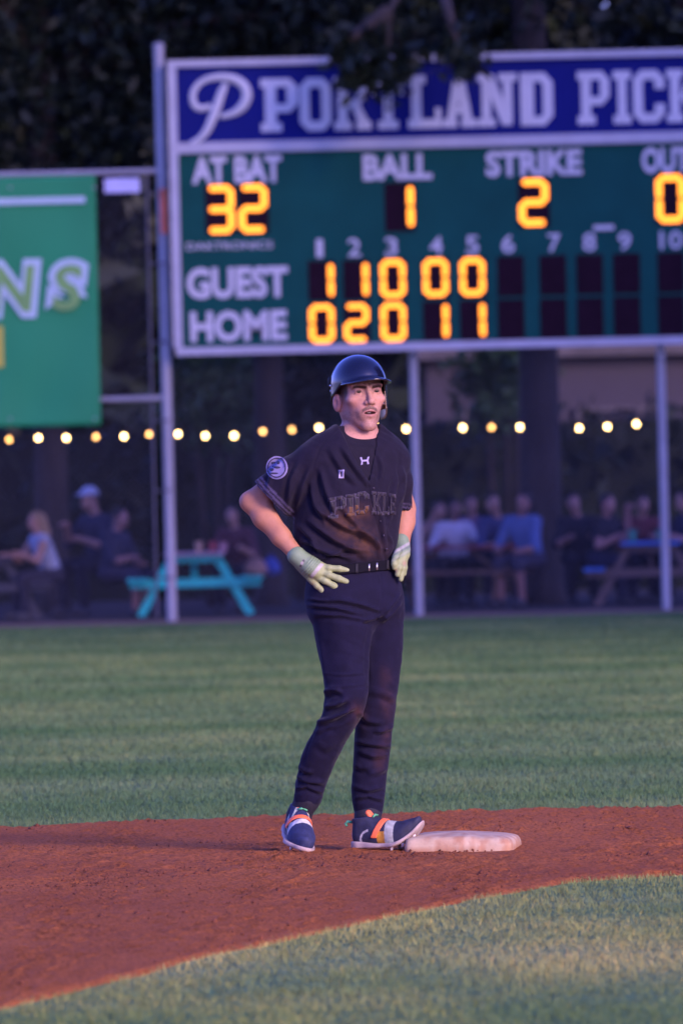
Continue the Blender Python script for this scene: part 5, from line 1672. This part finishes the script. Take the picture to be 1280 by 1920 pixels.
# ------------------------------------------------------------------ gloves
M_GLOVE = mat('glove_leather', (.5, .5, .4), .6, var=.10, vscale=60, attr=True, bump=.15, bscale=250)
G_OL = np.array([.29, .34, .150]); G_GR = np.array([.18, .265, .155]); G_WH = np.array([.38, .37, .34])
def glove(name, fingers, palm, cuff, box, step=.0021):
    def fn(X, Y, Z):
        d = s_chain(X, Y, Z, palm[0], palm[1], .02)
        for q in palm[2]:
            d = smin(d, s_cone(X, Y, Z, *q), .012)
        for pts_, r in fingers:
            d = smin(d, s_chain(X, Y, Z, pts_, r, .006), .006)
        c_ = s_cone(X, Y, Z, *cuff)
        return smin(d, c_, .006)
    V, F = polygonize(fn, box[0], box[1], step, 2)
    return V, F
zf = -.135
kn = [L(606, 1064, zf), L(603, 1074, zf - .006), L(597, 1083, zf - .002), L(587, 1089, zf + .008)]
fing = [([kn[0], L(616, 1065, zf - .008), L(636, 1066.5, zf - .006), L(651, 1069, zf + .006)], [.0135, .0122, .0118, .0100]),
        ([kn[1], L(616, 1078, zf - .012), L(635, 1085, zf - .010), L(649, 1090.5, zf + .004)], [.0138, .0126, .0122, .0105]),
        ([kn[2], L(609, 1089, zf - .008), L(625, 1098, zf - .006), L(636.5, 1104, zf + .004)], [.0132, .0122, .0118, .0102]),
        ([kn[3], L(594, 1098, zf + .004), L(604, 1107, zf + .004), L(613.5, 1113, zf + .012)], [.0120, .0112, .0106, .0092])]
palm = ([L(566, 1050, -.125), L(582, 1063, -.135), L(594, 1072, -.137)], [.029, .031, .028],
        [(L(572, 1046, -.125), kn[0], .020, .016), (L(563, 1062, -.12), kn[3], .018, .015), (L(566, 1056, -.10), L(590, 1052, -.075), .018, .013)])
cuff = (L(556, 1042, -.122), L(567, 1052, -.127), .0350, .0340)
V, F = glove('glove', fing, palm, cuff, (L(535, 1125, -.2) + (0, -.06, 0), L(668, 1020, -.02) + (0, .03, 0)))
# flatten the palm a little and open the cuff
px, py = to_px(V); N = vnormals(V, F)
axd = np.array([33., 27.]); axd /= np.linalg.norm(axd)
ta = (px - 556) * axd[0] + (py - 1042) * axd[1]
cg = np.tile(G_OL, (len(V), 1))
back = (ta < 44) & (N[:, 1] < .2)
cg = blc(cg, sstep(46, 40, ta) * .9, G_GR)
rib = (ta > 22) & (ta < 42)
V = V + N * (.0009 * np.sin(ta * 1.35) * rib)[:, None]
cg = blc(cg, (np.sin(ta * 1.35) < -.5) * rib * .35, (.10, .16, .10))
lab = np.exp(-((ta - 46.5) / 3.6) ** 6) * (N[:, 1] < 0) * (((px - 598) ** 2 + (py - 1073) ** 2) < 17.5 ** 2)
cg = blc(cg, lab, G_WH); V = V + N * (.0012 * lab)[:, None]
cg = blc(cg, np.exp(-((ta - 20) / 1.0) ** 2) * .5, (.18, .2, .18))
cg = blc(cg, ((px - 566) ** 2 + (py - 1056) ** 2 < 9) * .9, (.42, .38, .36))
cg = blc(cg, (((px - 569) ** 2 + (py - 1051) ** 2 < 6) | ((px - 563.5) ** 2 + (py - 1061) ** 2 < 6)) * .9, (.07, .05, .07))
gr = np.exp(-(((px - 586) / 6) ** 2 + ((py - 1095) / 6) ** 2)) + .7 * np.exp(-(((px - 598) / 6) ** 2 + ((py - 1104) / 5) ** 2)) + .5 * np.exp(-(((px - 612) / 5) ** 2 + ((py - 1096) / 4) ** 2)) + .5 * np.exp(-(((px - 566) / 8) ** 2 + ((py - 1076) / 8) ** 2))
cg = blc(cg, gr * .55 * vnoise(V * 200, 3), (.34, .15, .09))
me = np_mesh('glove', V, F); set_col(me, cg); link('glove', me, M_GLOVE, player, True)
# other hand: back edge on, fingers folded over the hip
zf = -.02
kn = [L(743, 1050, zf - .02), L(749, 1053, zf - .012), L(754, 1054, zf), L(758, 1052, zf + .014)]
fing = [([kn[0], L(739.5, 1058, zf - .036), L(739.5, 1064, zf - .034)], [.0125, .0122, .0108]),
        ([kn[1], L(748, 1064, zf - .030), L(745, 1077, zf - .030)], [.0125, .0118, .0105]),
        ([kn[2], L(755, 1066, zf - .016), L(751, 1086, zf - .018)], [.0122, .0114, .0098]),
        ([kn[3], L(758, 1064, zf + .004), L(757, 1076, zf - .002)], [.0112, .0106, .0092]),
        ([L(746, 1034, zf - .02), L(741, 1044, zf - .034), L(738, 1052, zf - .036)], [.0135, .0120, .0105])]
palm = ([L(753, 1024, .035), L(753, 1038, .005), L(751, 1049, -.012)], [.026, .026, .022], [])
cuff = (L(752, 1014, .05), L(754, 1030, .03), .0300, .0300)
V, F = glove('glove', fing, palm, cuff, (L(722, 1100, -.12) + (0, -.04, 0), L(780, 1000, .12) + (0, .03, 0)))
px, py = to_px(V); N = vnormals(V, F)
cg = np.tile(G_OL, (len(V), 1))
ta = (py - 1014) + (px - 752) * .55
cg = blc(cg, sstep(34, 28, ta) * .9, G_GR)
cg = blc(cg, np.exp(-((ta - 13) / 3.2) ** 4) * .9, G_WH)
cg = blc(cg, np.exp(-((ta - 19) / 1.6) ** 2) * .8, (.13, .15, .15))
cg = blc(cg, np.exp(-((ta - 27) / 3) ** 4) * .6, (.30, .34, .24))
cg = blc(cg, .6 * np.exp(-(((px - 758) / 4) ** 2 + ((py - 1056) / 5) ** 2)) + .5 * np.exp(-(((px - 742) / 3) ** 2 + ((py - 1070) / 4) ** 2)), (.40, .20, .15))
me = np_mesh('glove', V, F); set_col(me, cg); link('glove', me, M_GLOVE, player, True)

# ------------------------------------------------------------------ socks and shoes
M_SOCK = mat('sock_knit', (.014, .013, .024), .8, var=.2, vscale=50, bump=.2, bscale=300)
def sock(pts, r):
    P_ = [np.array(q) for q in pts]
    lo_ = np.min(P_, axis=0) - .07; hi_ = np.max(P_, axis=0) + .07
    V, F = polygonize(lambda X, Y, Z: s_chain(X, Y, Z, P_, r, .02), lo_, hi_, .005, 1)
    return link('sock', np_mesh('sock', V, F), M_SOCK, player, True)
M_UPPER = mat('shoe_mesh', (.03, .035, .09), .75, var=.32, vscale=60, attr=True, bump=.2, bscale=350)
M_SOLE = mat('shoe_sole', (.40, .32, .28), .65, var=.30, vscale=30)
M_CORAL = mat('coral_strap', (.95, .19, .06), .55, var=.08)
M_LACE = mat('lace_green', (.10, .42, .20), .6)
M_BAND = mat('pale_band', (.42, .44, .38), .55, var=.08)
M_CLEAT = mat('cleat_plastic', (.60, .52, .52), .5)
def shoe(name, loc, yaw, pitch_, rollv, bend, colour, strap_x, band):
    """local: heel at 0, toe at +X, up Z"""
    t = empty(name, loc); t.parent = player
    t.rotation_euler = (rollv, -pitch_, yaw); t.rotation_mode = 'XYZ'
    def bendz(V):
        V = V.copy(); e = np.maximum(V[:, 0] - .165, 0)
        V[:, 2] += bend * e * e; return V
    def outline(X, Y):
        return s_chain(X, Y, 0 * X, [(.040, 0, 0), (.11, -.004, 0), (.195, -.004, 0), (.250, .004, 0)], [.038, .037, .049, .036], .03)
    def upper_f(X, Y, Z, g=0.0):
        d = s_chain(X, Y, Z, [(.040, 0, .042), (.10, 0, .046), (.17, -.002, .038), (.215, 0, .030), (.252, .003, .026)], [.034 + g, .037 + g, .042 + g, .041 + g, .029 + g], .03)
        d = smin(d, s_cone(X, Y, Z, (.050, 0, .06), (.045, 0, .112), .034 + g, .037 + g), .03)
        d = smin(d, s_cone(X, Y, Z, (.085, 0, .082), (.165, 0, .058), .030 + g, .026 + g), .03)
        d = smax(d, outline(X, Y) - .001 - g, .01)
        return d
    def upper_cut(X, Y, Z):
        d = upper_f(X, Y, Z)
        d = smax(d, -(Z - .012), .003)
        d = smax(d, Z - .112 - .1 * (X - .05), .003)
        return smax(d, -s_cone(X, Y, Z, (.047, 0, .075), (.044, 0, .16), .028, .031), .003)
    V, F = polygonize(upper_cut, (-.02, -.07, 0), (.31, .07, .15), .003, 1)
    c = np.tile(np.array(colour), (len(V), 1))
    x, y, z = V.T
    near = y < -.012
    if band == 'lace':
        lg = ((np.abs(z - .052 + .9 * (x - .105)) < .007) | (np.abs(z - .050 - .55 * (x - .115)) < .006) | (np.abs(z - .045 + 1.2 * (x - .145)) < .006)) & (x > .075) & (x < .185)
        c[lg] = (.52, .56, .40)
        c[(x > .150) & (x < .180) & (z > .03)] = (.58, .58, .52)
        c[(x < .03)] = (.40, .40, .62)
    else:
        c[(x > .118) & (x < .150) & (z < .060)] = (.55, .26, .03)
        c[(x > .150) & (x < .186)] = (.42, .44, .37)
        c[(np.abs(np.hypot(x - .085, z - .03) - .034) < .004) & near & (x < .085)] = (.45, .44, .42)
        c[(x < .012) & (z < .06)] = (.30, .30, .48)
    me = np_mesh('upper', bendz(V), F); set_col(me, c); link('upper', me, M_UPPER, t, True)
    def sole_f(X, Y, Z):
        d = outline(X, Y) - .0035
        th = .016 + .010 * sstep(.13, .02, X)
        return smax(smax(d, Z - th, .006), -(Z - .0), .006)
    V, F = polygonize(sole_f, (-.02, -.07, -.012), (.31, .07, .045), .003, 1)
    link('sole', np_mesh('sole', bendz(V), F), M_SOLE, t, True)
    def strap_f(X, Y, Z):
        q = X - strap_x - .55 * (Z - .06)
        return smax(smax(upper_f(X, Y, Z, .0045), -upper_f(X, Y, Z, .0005), .001), np.maximum(np.abs(q) - .0135, -(Z - .036)), .003)
    V, F = polygonize(strap_f, (0, -.075, .0), (.26, .075, .15), .0026, 1)
    link('strap', np_mesh('strap', bendz(V), F), M_CORAL, t, True)
    def tongue_f(X, Y, Z):
        return s_cone(X, Y * .55, Z, (.088, 0, .108), (.074, 0, .128), .011, .010)
    V, F = polygonize(tongue_f, (.04, -.05, .08), (.13, .05, .16), .003, 1)
    link('tongue', np_mesh('tongue', V, F), M_CORAL, t, True)
    MB().tube([(.098, -.018, .113), (.104, -.006, .120), (.098, .004, .118), (.104, .016, .115)], .0042, 7).build('lace', M_LACE, t, True)
    if band != 'lace':
        MB().tube([(.006, 0, .095), (-.010, -.004, .098), (-.018, -.006, .090), (-.012, -.006, .082)], .0055, 7).build('heel_tab', M_LACE, t, True)
    for (cx, cy) in [(.035, -.022), (.035, .022), (.17, -.034), (.175, .028), (.215, -.034), (.22, .026), (.25, -.004)]:
        b0 = bend * max(cx - .165, 0) ** 2
        MB().lathe([(.0045, -.013), (.0055, -.011), (.0078, .004)], (cx, cy, b0), 8).build('cleat', M_CLEAT, t, True)
    return t
an_l = L(577, 1497, -.004); an_r = L(691, 1520, .06)
HEEL_L = L(543, 1572, .08); HEEL_L[2] = .088
shoe('shoe', HEEL_L, R90(-79), R90(-16), R90(-14), .8, (.020, .027, .080), .118, 'lace')
HEEL_R = L(661, 1600, -.02); HEEL_R[2] = .022
shoe('shoe', HEEL_R, R90(-24), R90(2), R90(3), 5.0, (.020, .022, .050), .118, 'plain')
sock([an_l + (0, 0, .05), an_l, L(560, 1530, .02), L(554, 1550, .03)], [.046, .044, .042, .036])
sock([an_r + (0, 0, .05), an_r, L(688, 1536, .05), L(686, 1560, .045)], [.046, .046, .043, .036])
